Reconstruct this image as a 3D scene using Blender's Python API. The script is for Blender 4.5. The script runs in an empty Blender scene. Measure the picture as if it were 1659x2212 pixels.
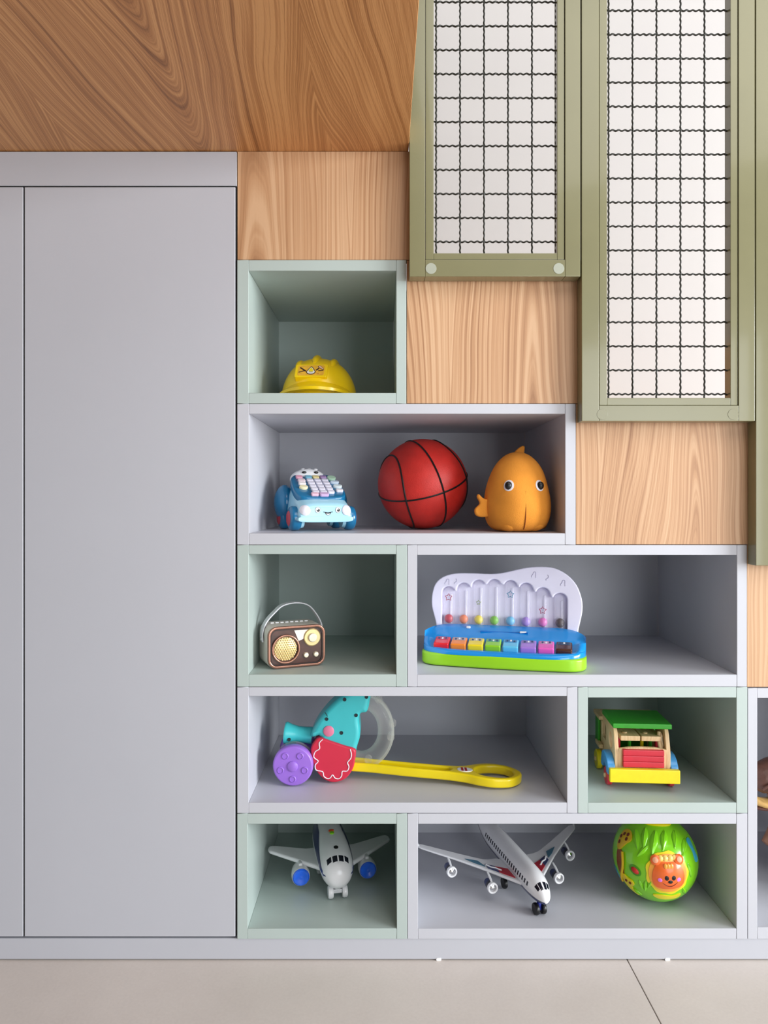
import bpy, bmesh, math, random
from mathutils import Matrix, Vector, Euler
random.seed(7)
PI = math.pi
SC = bpy.context.scene
COL = SC.collection

# ---------------------------------------------------------------- camera, world, lights, exposure
FP = 1600.0            # focal length in pixels of the 1659x2212 frame
CX, CY = 830.0, 1078.0 # vanishing point of the shelf depth lines
CAMH, CAMD = 0.999, 1.6
cam = bpy.data.cameras.new('camera')
cam_o = bpy.data.objects.new('camera', cam); COL.objects.link(cam_o)
cam_o.location = (0, -CAMD, CAMH); cam_o.rotation_euler = (PI/2, 0, 0)
cam.sensor_fit = 'VERTICAL'; cam.sensor_height = 36.0; cam.lens = 36.0*FP/2212
cam.shift_x = (829.5-CX)/2212; cam.shift_y = -(1106-CY)/2212
cam.clip_start = 0.02
SC.camera = cam_o

world = bpy.data.worlds.new('world'); SC.world = world; world.use_nodes = True
bg = world.node_tree.nodes['Background']
bg.inputs['Color'].default_value = (0.93, 0.96, 1.0, 1); bg.inputs['Strength'].default_value = 0.12

def area(name, loc, target, sx, sy, power, color=(1, 1, 1)):
    l = bpy.data.lights.new(name, 'AREA'); l.shape = 'RECTANGLE'; l.size = sx; l.size_y = sy
    l.energy = power; l.color = color
    o = bpy.data.objects.new(name, l); COL.objects.link(o); o.location = loc
    o.rotation_euler = (Vector(target)-Vector(loc)).to_track_quat('-Z', 'Y').to_euler()
    return o
area('window_daylight', (5.7, -2.7, 1.6), (0.0, -0.2, 0.95), 3.2, 2.2, 475, (0.93, 0.97, 1.0))
area('glass_door_daylight', (1.9, -4.3, 1.15), (0.3, 0, 0.95), 1.8, 2.1, 58, (0.92, 0.96, 1.0))
area('ceiling_panel_lamp', (1.15, -1.5, 2.75), (1.0, -1.1, 0.0), 2.0, 1.5, 28, (1.0, 0.975, 0.95))
area('stairwell_fill', (0.9, 0.62, 2.95), (0.9, 0.75, 0.9), 2.4, 0.7, 4, (1.0, 0.98, 0.96))  # unseen fill light, added to whiten the wall behind the mesh

SC.view_settings.view_transform = 'Standard'; SC.view_settings.look = 'None'
SC.view_settings.gamma = 1.0; SC.view_settings.use_curve_mapping = False
SC.view_settings.exposure = 0.07
SC.cycles.max_bounces = 8

# ---------------------------------------------------------------- helpers
def P(px, py, d):
    s = (CAMD+d)/FP
    return Vector(((px-CX)*s, d, CAMH+(CY-py)*s))
def FX(px): return (px-CX)/1000.0
def FZ(py): return CAMH+(CY-py)/1000.0

def lin(h):
    h = h.lstrip('#'); out = []
    for i in (0, 2, 4):
        c = int(h[i:i+2], 16)/255
        out.append(c/12.92 if c <= .04045 else ((c+.055)/1.055)**2.4)
    return tuple(out)+(1,)

MATS = {}
def nd(nt, t, **kw):
    n = nt.nodes.new(t)
    for k, v in kw.items(): setattr(n, k, v)
    return n
def base(name):
    m = bpy.data.materials.new(name); m.use_nodes = True
    nt = m.node_tree
    return m, nt, nt.nodes['Principled BSDF']
def plain(name, hexc, rough=.4, var=.05, nscale=30., bump=0., bscale=300., metal=0., coat=0., spec=.5):
    """plastic / paint / laminate: colour with slight mottling and optional fine relief"""
    if name in MATS: return MATS[name]
    m, nt, b = base(name); c = lin(hexc)
    tc = nd(nt, 'ShaderNodeTexCoord'); no = nd(nt, 'ShaderNodeTexNoise')
    no.inputs['Scale'].default_value = nscale; no.inputs['Detail'].default_value = 3
    nt.links.new(tc.outputs['Object'], no.inputs['Vector'])
    r = nd(nt, 'ShaderNodeValToRGB')
    r.color_ramp.elements[0].position = .3; r.color_ramp.elements[1].position = .7
    r.color_ramp.elements[0].color = tuple(max(0, x*(1-var)) for x in c[:3])+(1,)
    r.color_ramp.elements[1].color = tuple(min(1, x*(1+var)) for x in c[:3])+(1,)
    nt.links.new(no.outputs['Fac'], r.inputs['Fac']); nt.links.new(r.outputs['Color'], b.inputs['Base Color'])
    b.inputs['Roughness'].default_value = rough; b.inputs['Metallic'].default_value = metal
    b.inputs['Coat Weight'].default_value = coat; b.inputs['Coat Roughness'].default_value = .08
    b.inputs['Specular IOR Level'].default_value = spec
    if bump:
        n2 = nd(nt, 'ShaderNodeTexNoise'); n2.inputs['Scale'].default_value = bscale; n2.inputs['Detail'].default_value = 2
        nt.links.new(tc.outputs['Object'], n2.inputs['Vector'])
        bp = nd(nt, 'ShaderNodeBump'); bp.inputs['Strength'].default_value = bump; bp.inputs['Distance'].default_value = .002
        nt.links.new(n2.outputs['Fac'], bp.inputs['Height']); nt.links.new(bp.outputs['Normal'], b.inputs['Normal'])
    MATS[name] = m; return m

def clear(name, hexc='#FFFFFF', alpha=.25, rough=.06):
    """clear moulded plastic: mostly see-through with a glossy skin"""
    if name in MATS: return MATS[name]
    m, nt, b = base(name)
    b.inputs['Base Color'].default_value = lin(hexc); b.inputs['Roughness'].default_value = rough
    tr = nd(nt, 'ShaderNodeBsdfTransparent'); mx = nd(nt, 'ShaderNodeMixShader')
    lw = nd(nt, 'ShaderNodeLayerWeight'); lw.inputs['Blend'].default_value = .35
    mp = nd(nt, 'ShaderNodeMapRange'); mp.inputs['To Min'].default_value = alpha*.45; mp.inputs['To Max'].default_value = min(1, alpha*3)
    nt.links.new(lw.outputs['Facing'], mp.inputs['Value']); nt.links.new(mp.outputs['Result'], mx.inputs['Fac'])
    nt.links.new(tr.outputs[0], mx.inputs[1]); nt.links.new(b.outputs[0], mx.inputs[2])
    out = nt.nodes['Material Output']; nt.links.new(mx.outputs[0], out.inputs['Surface'])
    MATS[name] = m; return m

def wood(name, along='Z', light='#E0B48C', mid='#D2A077', dark='#A9744C', dens=70., cath=.10, u0=0., rough=.45, contrast=1.0, ring=.55, period=.2, fine=260):
    """veneer: grain lines as contours of a folded plane, so straight grain and cathedrals both appear"""
    if name in MATS: return MATS[name]
    m, nt, b = base(name); L = nt.links
    tc = nd(nt, 'ShaderNodeTexCoord'); oi = nd(nt, 'ShaderNodeObjectInfo')
    add = nd(nt, 'ShaderNodeVectorMath', operation='MULTIPLY_ADD')
    cmb = nd(nt, 'ShaderNodeCombineXYZ')
    for i in range(3): L.new(oi.outputs['Random'], cmb.inputs[i])
    L.new(cmb.outputs[0], add.inputs[0]); add.inputs[1].default_value = (3.1, 2.3, 4.7)
    L.new(tc.outputs['Object'], add.inputs[2])
    sep = nd(nt, 'ShaderNodeSeparateXYZ'); L.new(add.outputs[0], sep.inputs[0])
    U = sep.outputs['X']; V = sep.outputs[along]
    def ma(op, a, bb=None, c=None):
        n = nd(nt, 'ShaderNodeMath', operation=op)
        for i, v in enumerate((a, bb, c)):
            if v is None: continue
            if isinstance(v, (int, float)): n.inputs[i].default_value = v
            else: L.new(v, n.inputs[i])
        return n.outputs[0]
    def noise(su, sv, detail=3, rough_=.55, across=None):
        c = nd(nt, 'ShaderNodeCombineXYZ'); L.new(ma('MULTIPLY', across or U, su), c.inputs[0]); L.new(ma('MULTIPLY', V, sv), c.inputs[1])
        n = nd(nt, 'ShaderNodeTexNoise'); n.inputs['Scale'].default_value = 1; n.inputs['Detail'].default_value = detail
        n.inputs['Roughness'].default_value = rough_
        L.new(c.outputs[0], n.inputs['Vector']); return n.outputs['Fac']
    warp = ma('MULTIPLY_ADD', ma('SUBTRACT', noise(3, .9, 2), .5), .16, ma('ADD', U, u0))
    p = ma('PINGPONG', warp, period)
    p = ma('SQRT', ma('MULTIPLY_ADD', p, p, .0006))
    f = ma('MULTIPLY_ADD', V, cath, p)
    f = ma('MULTIPLY_ADD', noise(10, .9, 2), .022, f)
    s = ma('SINE', ma('MULTIPLY', f, dens*2*PI))
    s = ma('MULTIPLY_ADD', s, .5, .5)
    s = ma('POWER', s, 1.6)
    fibre = noise(700, 6, 3, .6)
    streak = noise(fine, .5, 3, .6, f)
    broad = noise(9, .6, 2)
    # how strong the rings show varies over the sheet
    strength = ma('MULTIPLY_ADD', noise(5, .8, 2), 1.3, -.3)
    strength = ma('MAXIMUM', strength, .05)
    t = ma('MULTIPLY', ma('MULTIPLY', s, strength), ring*contrast)
    t = ma('MULTIPLY_ADD', ma('SUBTRACT', fibre, .5), .55*contrast, t)
    t = ma('MULTIPLY_ADD', ma('SUBTRACT', streak, .5), 1.9*contrast, t)
    t = ma('MULTIPLY_ADD', ma('SUBTRACT', broad, .5), 1.0*contrast, t)
    t = ma('ADD', t, .18)
    r = nd(nt, 'ShaderNodeValToRGB'); e = r.color_ramp.elements
    e[0].position = 0; e[0].color = lin(light); e[1].position = 1; e[1].color = lin(dark)
    k = e.new(.38); k.color = lin(mid)
    L.new(t, r.inputs['Fac']); L.new(r.outputs['Color'], b.inputs['Base Color'])
    b.inputs['Roughness'].default_value = rough
    bp = nd(nt, 'ShaderNodeBump'); bp.inputs['Strength'].default_value = .12; bp.inputs['Distance'].default_value = .001
    bp.invert = True
    L.new(t, bp.inputs['Height']); L.new(bp.outputs['Normal'], b.inputs['Normal'])
    MATS[name] = m; return m

class MB:
    """collects verts and faces of one part"""
    def __init__(s): s.v = []; s.f = []
    def add(s, v, f, M=None):
        o = len(s.v)
        s.v += [tuple(M @ Vector(p)) if M is not None else tuple(p) for p in v]
        s.f += [tuple(i+o for i in q) for q in f]
        return s
    def box(s, c, size, bev=0., seg=2, M=None):
        bm = bmesh.new(); bmesh.ops.create_cube(bm, size=1)
        for v in bm.verts: v.co = Vector((v.co.x*size[0], v.co.y*size[1], v.co.z*size[2]))
        if bev > 0:
            bmesh.ops.bevel(bm, geom=list(bm.edges), offset=min(bev, min(size)*.49), segments=seg, profile=.5, affect='EDGES')
        for v in bm.verts: v.co += Vector(c)
        bm.verts.index_update()
        s.add([v.co for v in bm.verts], [[v.index for v in f.verts] for f in bm.faces], M); bm.free(); return s
    def bb(s, x0, x1, y0, y1, z0, z1, bev=0., seg=2):
        return s.box(((x0+x1)/2, (y0+y1)/2, (z0+z1)/2), (x1-x0, y1-y0, z1-z0), bev, seg)
    def loft(s, rings, closed=True, caps=True, M=None):
        n = len(rings[0]); v = [p for r in rings for p in r]; f = []
        m = n if closed else n-1
        for i in range(len(rings)-1):
            for j in range(m):
                a = i*n+j; b = i*n+(j+1) % n
                f.append((a, b, b+n, a+n))
        if caps and closed:
            f.append(tuple(range(n-1, -1, -1))); f.append(tuple((len(rings)-1)*n+j for j in range(n)))
        return s.add(v, f, M)
    def lathe(s, prof, n=32, M=None):
        rings = [[(r*math.cos(2*PI*j/n), r*math.sin(2*PI*j/n), z) for j in range(n)] for r, z in prof]
        return s.loft(rings, True, True, M)
    def ell(s, c, r, nu=24, nv=14, M=None, e=1.0):
        rings = []
        for i in range(1, nv):
            a = -PI/2+PI*i/nv; ca, sa = math.cos(a), math.sin(a)
            rings.append([(c[0]+r[0]*ca*math.cos(2*PI*j/nu), c[1]+r[1]*ca*math.sin(2*PI*j/nu), c[2]+r[2]*sa) for j in range(nu)])
        v = [p for q in rings for p in q]; f = []
        for i in range(nv-2):
            for j in range(nu):
                a = i*nu+j; b = i*nu+(j+1) % nu; f.append((a, b, b+nu, a+nu))
        v += [(c[0], c[1], c[2]-r[2]), (c[0], c[1], c[2]+r[2])]
        q = (nv-1)*nu
        for j in range(nu):
            f.append((q, (j+1) % nu, j)); f.append((q+1, (nv-2)*nu+j, (nv-2)*nu+(j+1) % nu))
        return s.add(v, f, M)
    def tube(s, path, r, n=10, closed=False, flat=1.0, M=None):
        pts = [Vector(p) for p in path]; k = len(pts); rings = []
        rr = r if isinstance(r, (list, tuple)) else [r]*k
        ref = None
        for i in range(k):
            if closed: t = pts[(i+1) % k]-pts[i-1]
            else: t = pts[min(i+1, k-1)]-pts[max(i-1, 0)]
            t.normalize()
            if ref is None:
                ref = Vector((0, 0, 1)) if abs(t.z) < .9 else Vector((1, 0, 0))
            a = (ref-t*ref.dot(t)).normalized(); bb = t.cross(a); ref = a
            rings.append([pts[i]+a*rr[i]*math.cos(2*PI*j/n)+bb*rr[i]*flat*math.sin(2*PI*j/n) for j in range(n)])
        if closed: rings.append(rings[0])
        return s.loft(rings, True, not closed, M)
    def prism(s, outer, z0, z1, holes=(), bev=0., seg=3, M=None):
        """polygon (x, y) with holes, extruded z0..z1, with rounded rims"""
        def area2(q): return sum(q[i-1][0]*q[i][1]-q[i][0]*q[i-1][1] for i in range(len(q)))
        loops = []
        for i, q in enumerate([outer]+list(holes)):
            q = [tuple(x) for x in q]
            if (area2(q) > 0) != (i == 0): q.reverse()
            loops.append(q)
        def inset(q, d):
            if d == 0: return q
            out = []; n = len(q)
            for i in range(n):
                a, b, c = Vector(q[i-1]), Vector(q[i]), Vector(q[(i+1) % n])
                e1 = (b-a).normalized() if (b-a).length > 1e-9 else Vector((1, 0))
                e2 = (c-b).normalized() if (c-b).length > 1e-9 else e1
                n1 = Vector((-e1.y, e1.x)); n2 = Vector((-e2.y, e2.x)); h = n1+n2
                h = n1 if h.length < 1e-6 else h/max(.5, h.length_squared/2)
                out.append((b.x+h.x*d, b.y+h.y*d))
            return out
        lv = []
        if bev > 0:
            for k in range(seg+1):
                a = PI/2*k/seg; lv.append((bev*(1-math.sin(a)), z0+bev*(1-math.cos(a))))
            for k in range(seg+1):
                a = PI/2*k/seg; lv.append((bev*(1-math.cos(a)), z1-bev*(1-math.sin(a))))
        else: lv = [(0, z0), (0, z1)]
        for q in loops:
            s.loft([[(x, y, z) for x, y in inset(q, d)] for d, z in lv], True, False, M)
        bm = bmesh.new(); es = []
        for q in loops:
            vs = [bm.verts.new((x, y, 0)) for x, y in inset(q, lv[0][0])]
            es += [bm.edges.new((vs[i-1], vs[i])) for i in range(len(vs))]
        bmesh.ops.triangle_fill(bm, edges=es, use_beauty=True, normal=(0, 0, 1))
        bm.verts.index_update(); bm.normal_update()
        vv = [v.co.copy() for v in bm.verts]; ff = [[v.index for v in f.verts] for f in bm.faces]
        ff = [q if (vv[q[1]]-vv[q[0]]).cross(vv[q[2]]-vv[q[0]]).z > 0 else q[::-1] for q in ff]
        s.add([(p.x, p.y, lv[-1][1]) for p in vv], ff, M)
        s.add([(p.x, p.y, lv[0][1]) for p in vv], [q[::-1] for q in ff], M)
        bm.free(); return s
    def patch(s, outline, fn, h=.0006, rings=5, dome=0.):
        """star-shaped outline (u, v) laid on a surface by fn(u, v, height)"""
        cu = sum(p[0] for p in outline)/len(outline); cv = sum(p[1] for p in outline)/len(outline)
        R = [[fn(cu+(u-cu)*.999, cv+(v-cv)*.999, -.0004) for u, v in outline]]
        for k in range(rings, 0, -1):
            t = k/rings; z = h+dome*(1-t*t)
            R.append([fn(cu+(u-cu)*t, cv+(v-cv)*t, z) for u, v in outline])
        R.append([fn(cu+(u-cu)*.02, cv+(v-cv)*.02, h+dome) for u, v in outline])
        return s.loft(R, True, True)
    def build(s, name, mat, parent=None, angle=40, label=None, smooth=True):
        me = bpy.data.meshes.new(name); me.from_pydata(s.v, [], s.f); me.validate(); me.update()
        bm = bmesh.new(); bm.from_mesh(me); bmesh.ops.remove_doubles(bm, verts=bm.verts, dist=1e-6)
        bmesh.ops.recalc_face_normals(bm, faces=bm.faces); bm.to_mesh(me); bm.free()
        if smooth:
            for p in me.polygons: p.use_smooth = True
            me.set_sharp_from_angle(angle=math.radians(angle))
        me.materials.append(mat)
        o = bpy.data.objects.new(name, me); COL.objects.link(o)
        if smooth:
            wn = o.modifiers.new('weighted_normal', 'WEIGHTED_NORMAL'); wn.keep_sharp = True
        if parent: o.parent = parent
        if label: o['label'] = label
        return o
def tag(o, label=None, cat=None, group=None, kind=None):
    if label: o['label'] = label
    if cat: o['category'] = cat
    if group: o['group'] = group
    if kind: o['kind'] = kind
    return o
def thing(name, label, cat, loc=(0, 0, 0), rz=0., group=None, rx=0., ry=0.):
    o = bpy.data.objects.new(name, None); COL.objects.link(o); o.empty_display_size = .02
    o.location = loc; o.rotation_euler = (rx, ry, rz)
    return tag(o, label, cat, group)
def clone(o, parent, loc=None, rot=None, scale=None):
    c = o.copy(); COL.objects.link(c); c.parent = parent
    if loc is not None: c.location = loc
    if rot is not None: c.rotation_euler = rot
    if scale is not None: c.scale = scale
    return c
def rrect(w, h, r, n=6, cx=0, cy=0):
    out = []
    for sx, sy, a0 in ((1, 1, 0), (-1, 1, 90), (-1, -1, 180), (1, -1, 270)):
        for k in range(n+1):
            a = math.radians(a0+90*k/n)
            out.append((cx+sx*(w/2-r)+r*math.cos(a), cy+sy*(h/2-r)+r*math.sin(a)))
    return out
def circ(r, n=28, cx=0, cy=0, ry=None):
    return [(cx+r*math.cos(2*PI*k/n), cy+(ry or r)*math.sin(2*PI*k/n)) for k in range(n)]
def smooth_poly(pts, n=5, closed=True):
    """Catmull-Rom through 2D or 3D points"""
    q = [Vector(p) for p in pts]; k = len(q); out = []
    for i in range(k if closed else k-1):
        g = (lambda j: q[j % k]) if closed else (lambda j: q[max(0, min(k-1, j))])
        a, b, c, d = g(i-1), g(i), g(i+1), g(i+2)
        for s in range(n):
            t = s/n
            out.append(tuple(.5*((2*b)+(c-a)*t+(2*a-5*b+4*c-d)*t*t+(3*b-a-3*c+d)*t**3)))
    if not closed: out.append(tuple(q[-1]))
    return out
T = Matrix.Translation
def RX(a): return Matrix.Rotation(a, 4, 'X')
def RY(a): return Matrix.Rotation(a, 4, 'Y')
def RZ(a): return Matrix.Rotation(a, 4, 'Z')
FRONT = RX(PI/2)      # prism drawn in x, y -> stands in x, z; its +z side looks at -y
def sphere_map(center, R, lon, lat, roll=0.):
    """lon from -y towards +x, lat upwards; returns fn(u, v, h) on the sphere"""
    n = Vector((math.sin(lon)*math.cos(lat), -math.cos(lon)*math.cos(lat), math.sin(lat)))
    e = Vector((math.cos(lon), math.sin(lon), 0)); up = n.cross(e)*-1
    if up.z < 0: up = -up
    e2 = e*math.cos(roll)+up*math.sin(roll); up2 = up*math.cos(roll)-e*math.sin(roll)
    c = Vector(center)
    def fn(u, v, h):
        d = math.hypot(u, v); a = d/R
        t = (e2*u+up2*v)/d if d > 1e-9 else e2
        return c+(n*math.cos(a)+t*math.sin(a))*(R+h)
    return fn

# ---------------------------------------------------------------- materials of the setting
M_GREY = plain('grey_laminate', '#C6C7CE', .42, .012, 6, .03, 900)
M_GREEN = plain('sage_laminate', '#B6C3BE', .42, .012, 6, .03, 900)
M_WARD = plain('wardrobe_laminate', '#BFC0C7', .45, .012, 4, .03, 900)
M_DARK = plain('gap_black', '#141414', .8)  # black that stands for the shade inside the wardrobe gaps
M_OLIVE = plain('olive_paint', '#7F7B59', .28, .03, 12, .04, 200, coat=.4)
M_WIRE = plain('wire_paint', '#1C1B10', .5, .1, 80)
M_WHITEWALL = plain('white_wall', '#D2CDCA', .8, .01, 3, .05, 150)
M_WOOD = wood('light_veneer', 'Z', '#D6AE88', '#C2956E', '#8A5A38', dens=75, cath=.05, u0=.05, contrast=.9)
M_DECK = wood('shaded_deck_veneer', 'Y', '#D39A63', '#B67C49', '#71421F', dens=50, cath=.13, u0=.1, contrast=1.05, ring=.6, period=.26, fine=360)  # same veneer as the panels, its shade put into a darker palette
M_STEP = wood('step_veneer', 'Y', '#DDA873', '#C68F5C', '#8F5A34', dens=46, cath=.1)

def tile_mat():
    m, nt, b = base('floor_tile'); L = nt.links
    tc = nd(nt, 'ShaderNodeTexCoord')
    n1 = nd(nt, 'ShaderNodeTexNoise'); n1.inputs['Scale'].default_value = 2.2; n1.inputs['Detail'].default_value = 6; n1.inputs['Roughness'].default_value = .65
    n2 = nd(nt, 'ShaderNodeTexNoise'); n2.inputs['Scale'].default_value = 160; n2.inputs['Detail'].default_value = 3
    for n in (n1, n2): L.new(tc.outputs['Object'], n.inputs['Vector'])
    mx = nd(nt, 'ShaderNodeMath', operation='MULTIPLY_ADD'); mx.inputs[1].default_value = .35
    L.new(n2.outputs['Fac'], mx.inputs[0]); L.new(n1.outputs['Fac'], mx.inputs[2])
    r = nd(nt, 'ShaderNodeValToRGB'); r.color_ramp.elements[0].position = .45; r.color_ramp.elements[1].position = .95
    r.color_ramp.elements[0].color = lin('#D3C9C1'); r.color_ramp.elements[1].color = lin('#E3DAD2')
    L.new(mx.outputs[0], r.inputs['Fac']); L.new(r.outputs['Color'], b.inputs['Base Color'])
    b.inputs['Roughness'].default_value = .55
    bp = nd(nt, 'ShaderNodeBump'); bp.inputs['Strength'].default_value = .08; bp.inputs['Distance'].default_value = .001
    L.new(n2.outputs['Fac'], bp.inputs['Height']); L.new(bp.outputs['Normal'], b.inputs['Normal'])
    return m
M_TILE = tile_mat()

# ---------------------------------------------------------------- the setting
fl = MB().bb(-5, 5, -5, 1.1, -.06, -.004).build('floor', plain('grout', '#8E8983', .9))
tag(fl, 'grey beige floor of large porcelain tiles', kind='structure')
JX = .527
for ix in range(-2, 2):
    for iy in range(-2, 1):
        x0 = JX+2.4*ix; y0 = .55+1.8*iy
        MB().bb(x0+.001, x0+2.399, max(-5, y0-1.8+.001), y0-.001, -.004, 0, .0008, 1).build('tile', M_TILE, fl)
wb = MB().bb(-5, 5, 1.0, 1.1, 0, 3.2).build('wall_back', M_WHITEWALL); tag(wb, 'white wall behind the mesh panels', kind='structure')
# wooden underside of the raised deck, overhanging the wardrobe
dk = MB().bb(-2.2, FX(882.5), -1.5, .98, FZ(326)+.0005, FZ(326)+.05, .0008, 1).build('ceiling', M_DECK)
tag(dk, 'brown wood underside of the raised deck above the wardrobe', kind='structure')
# plinth under everything
pl = MB().bb(-2.2, 1.6, .003, .08, .003, FZ(2029), .0008, 1).build('baseboard_front', M_WARD)
tag(pl, 'pale grey plinth running along the floor under the shelves', kind='structure')
ft = MB().prism(rrect(.011, .006, .0025), -.006, 0, M=FRONT @ T((0, 0, 0))).build('foot', plain('foot_white', '#F2F2F2', .5), pl)
ft.location = (FX(948), .002, .003)
clone(ft, pl, (FX(1443), .002, .003))

# steps behind the mesh panels
def tread(x0, x1, ztop):
    return MB().bb(x0, x1, .035, .995, ztop-.03, ztop, .002)
st = MB().bb(FX(880), FX(1246), .48, .99, .02, FZ(606)-.031).build('floor_stair', M_STEP)
tag(st, 'wooden steps climbing behind the mesh panels', kind='structure')
MB().bb(FX(1247), FX(1614), .48, .99, .02, FZ(912)-.031).build('step_block', M_STEP, st)
MB().bb(FX(1615), FX(1985), .52, .99, .02, FZ(1222)-.031).build('step_block', M_STEP, st)
for a, b_, py in ((880, 1246, 606), (1246.5, 1613, 912), (1614, 1985, 1222)):
    tread(FX(a), FX(b_), FZ(py)).build('tread', M_STEP, st)

# ---------------------------------------------------------------- wardrobe
wd = thing('wardrobe', 'tall pale grey flat fronted wardrobe without handles', 'wardrobe', (0, 0, 0))
zt, zb = FZ(327.5), FZ(2024)
MB().bb(-2.0, FX(510.5), .024, .46, zb, zt-.0005).build('carcass', M_DARK, wd)
MB().bb(-2.0, FX(511), 0, .02, FZ(401), zt, .0008, 1).build('header_panel', M_WARD, wd)
MB().bb(FX(53), FX(508), 0, .02, FZ(2023), FZ(404), .0008, 1).build('door', M_WARD, wd)
MB().bb(FX(-410), FX(49.5), 0, .02, FZ(2023), FZ(404), .0008, 1).build('door', M_WARD, wd)

# black strips filling the door gaps, standing in for their shade
MB().bb(FX(49.6), FX(52.9), .003, .022, FZ(2023), FZ(404.1)).build('gap_shade_strip', M_DARK, wd)
MB().bb(FX(508.1), FX(510.9), .003, .022, FZ(2023), FZ(401.2)).build('gap_shade_strip', M_DARK, wd)
MB().bb(FX(-410), FX(508), .003, .022, FZ(403.9), FZ(401.1)).build('gap_shade_strip', M_DARK, wd)

# ---------------------------------------------------------------- storage boxes
DEPTH = .462
def cube(label, x0, x1, y0, y1, ix0, ix1, iy0, iy1, mat, group):
    X0, X1, Z1, Z0 = FX(x0)+.0004, FX(x1)-.0004, FZ(y0)-.0004, FZ(y1)+.0004
    t = thing('storage_box', label, 'shelf box', (0, 0, 0), group=group)
    MB().bb(X0, FX(ix0), 0, DEPTH, Z0, Z1, .0006, 1).build('side_panel', mat, t)
    MB().bb(FX(ix1), X1, 0, DEPTH, Z0, Z1, .0006, 1).build('side_panel', mat, t)
    MB().bb(FX(ix0)+.0002, FX(ix1)-.0002, .0002, DEPTH, FZ(iy0), Z1, .0006, 1).build('top_panel', mat, t)
    MB().bb(FX(ix0)+.0002, FX(ix1)-.0002, .0002, DEPTH, Z0, FZ(iy1), .0006, 1).build('bottom_panel', mat, t)
    MB().bb(FX(ix0)+.0002, FX(ix1)-.0002, DEPTH-.001, DEPTH+.012, FZ(iy1), FZ(iy0)).build('back_panel', mat, t)
    return t
GG, GR = 'sage green shelf boxes', 'pale grey shelf boxes'
cube('sage green open box holding the yellow helmet', 512, 878, 561, 872, 537, 856, 585, 849, M_GREEN, GG)
cube('wide grey open box holding the red ball and orange plush fish', 512, 1244, 872, 1177, 538, 1221, 894, 1152, M_GREY, GR)
cube('sage green open box holding the small retro radio', 512, 880, 1177, 1484, 537, 856, 1197, 1457, M_GREEN, GG)
cube('wide grey open box holding the toy piano', 880, 1614, 1177, 1484, 901, 1592, 1199, 1457.5, M_GREY, GR)
cube('wide grey open box holding the turquoise push toy', 512, 1248, 1484, 1757, 537, 1225, 1504, 1734, M_GREY, GR)
cube('sage green open box holding the wooden toy truck', 1248, 1615, 1484, 1757, 1270, 1591, 1507, 1734, M_GREEN, GG)
cube('sage green open box holding the chubby white plane with blue engines', 512, 880, 1757, 2029, 535, 857, 1780, 2006, M_GREEN, GG)
cube('wide grey open box holding the slim airliner and the green ball', 880, 1615, 1757, 2029, 903, 1591, 1780, 2006, M_GREY, GR)
cube('tall grey open box cut off by the right edge of the picture', 1615, 1985, 1486, 2029, 1636, 1963, 1508, 2003, M_GREY, GR)

# ---------------------------------------------------------------- wood panels between boxes and mesh frames
def wpanel(label, x0, x1, y0, y1):
    o = MB().bb(FX(x0)+.0005, FX(x1)-.0005, .002, .03, FZ(y1)+.0005, FZ(y0), .0006, 1).build('wood_panel', M_WOOD)
    tag(o, label, 'panel', 'light wood filler panels')
wpanel('light wood panel beside the wardrobe top, above the helmet box', 512, 900, 326.3, 561)
wpanel('light wood panel beside the helmet box, above the red ball', 878.5, 1275, 562, 871.5)
wpanel('light wood panel right of the plush fish box, above the toy piano box', 1244.5, 1650, 872.5, 1176.5)
wpanel('narrow strip of light wood panel at the right picture edge', 1614.5, 1985, 1177.5, 1485)

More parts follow.
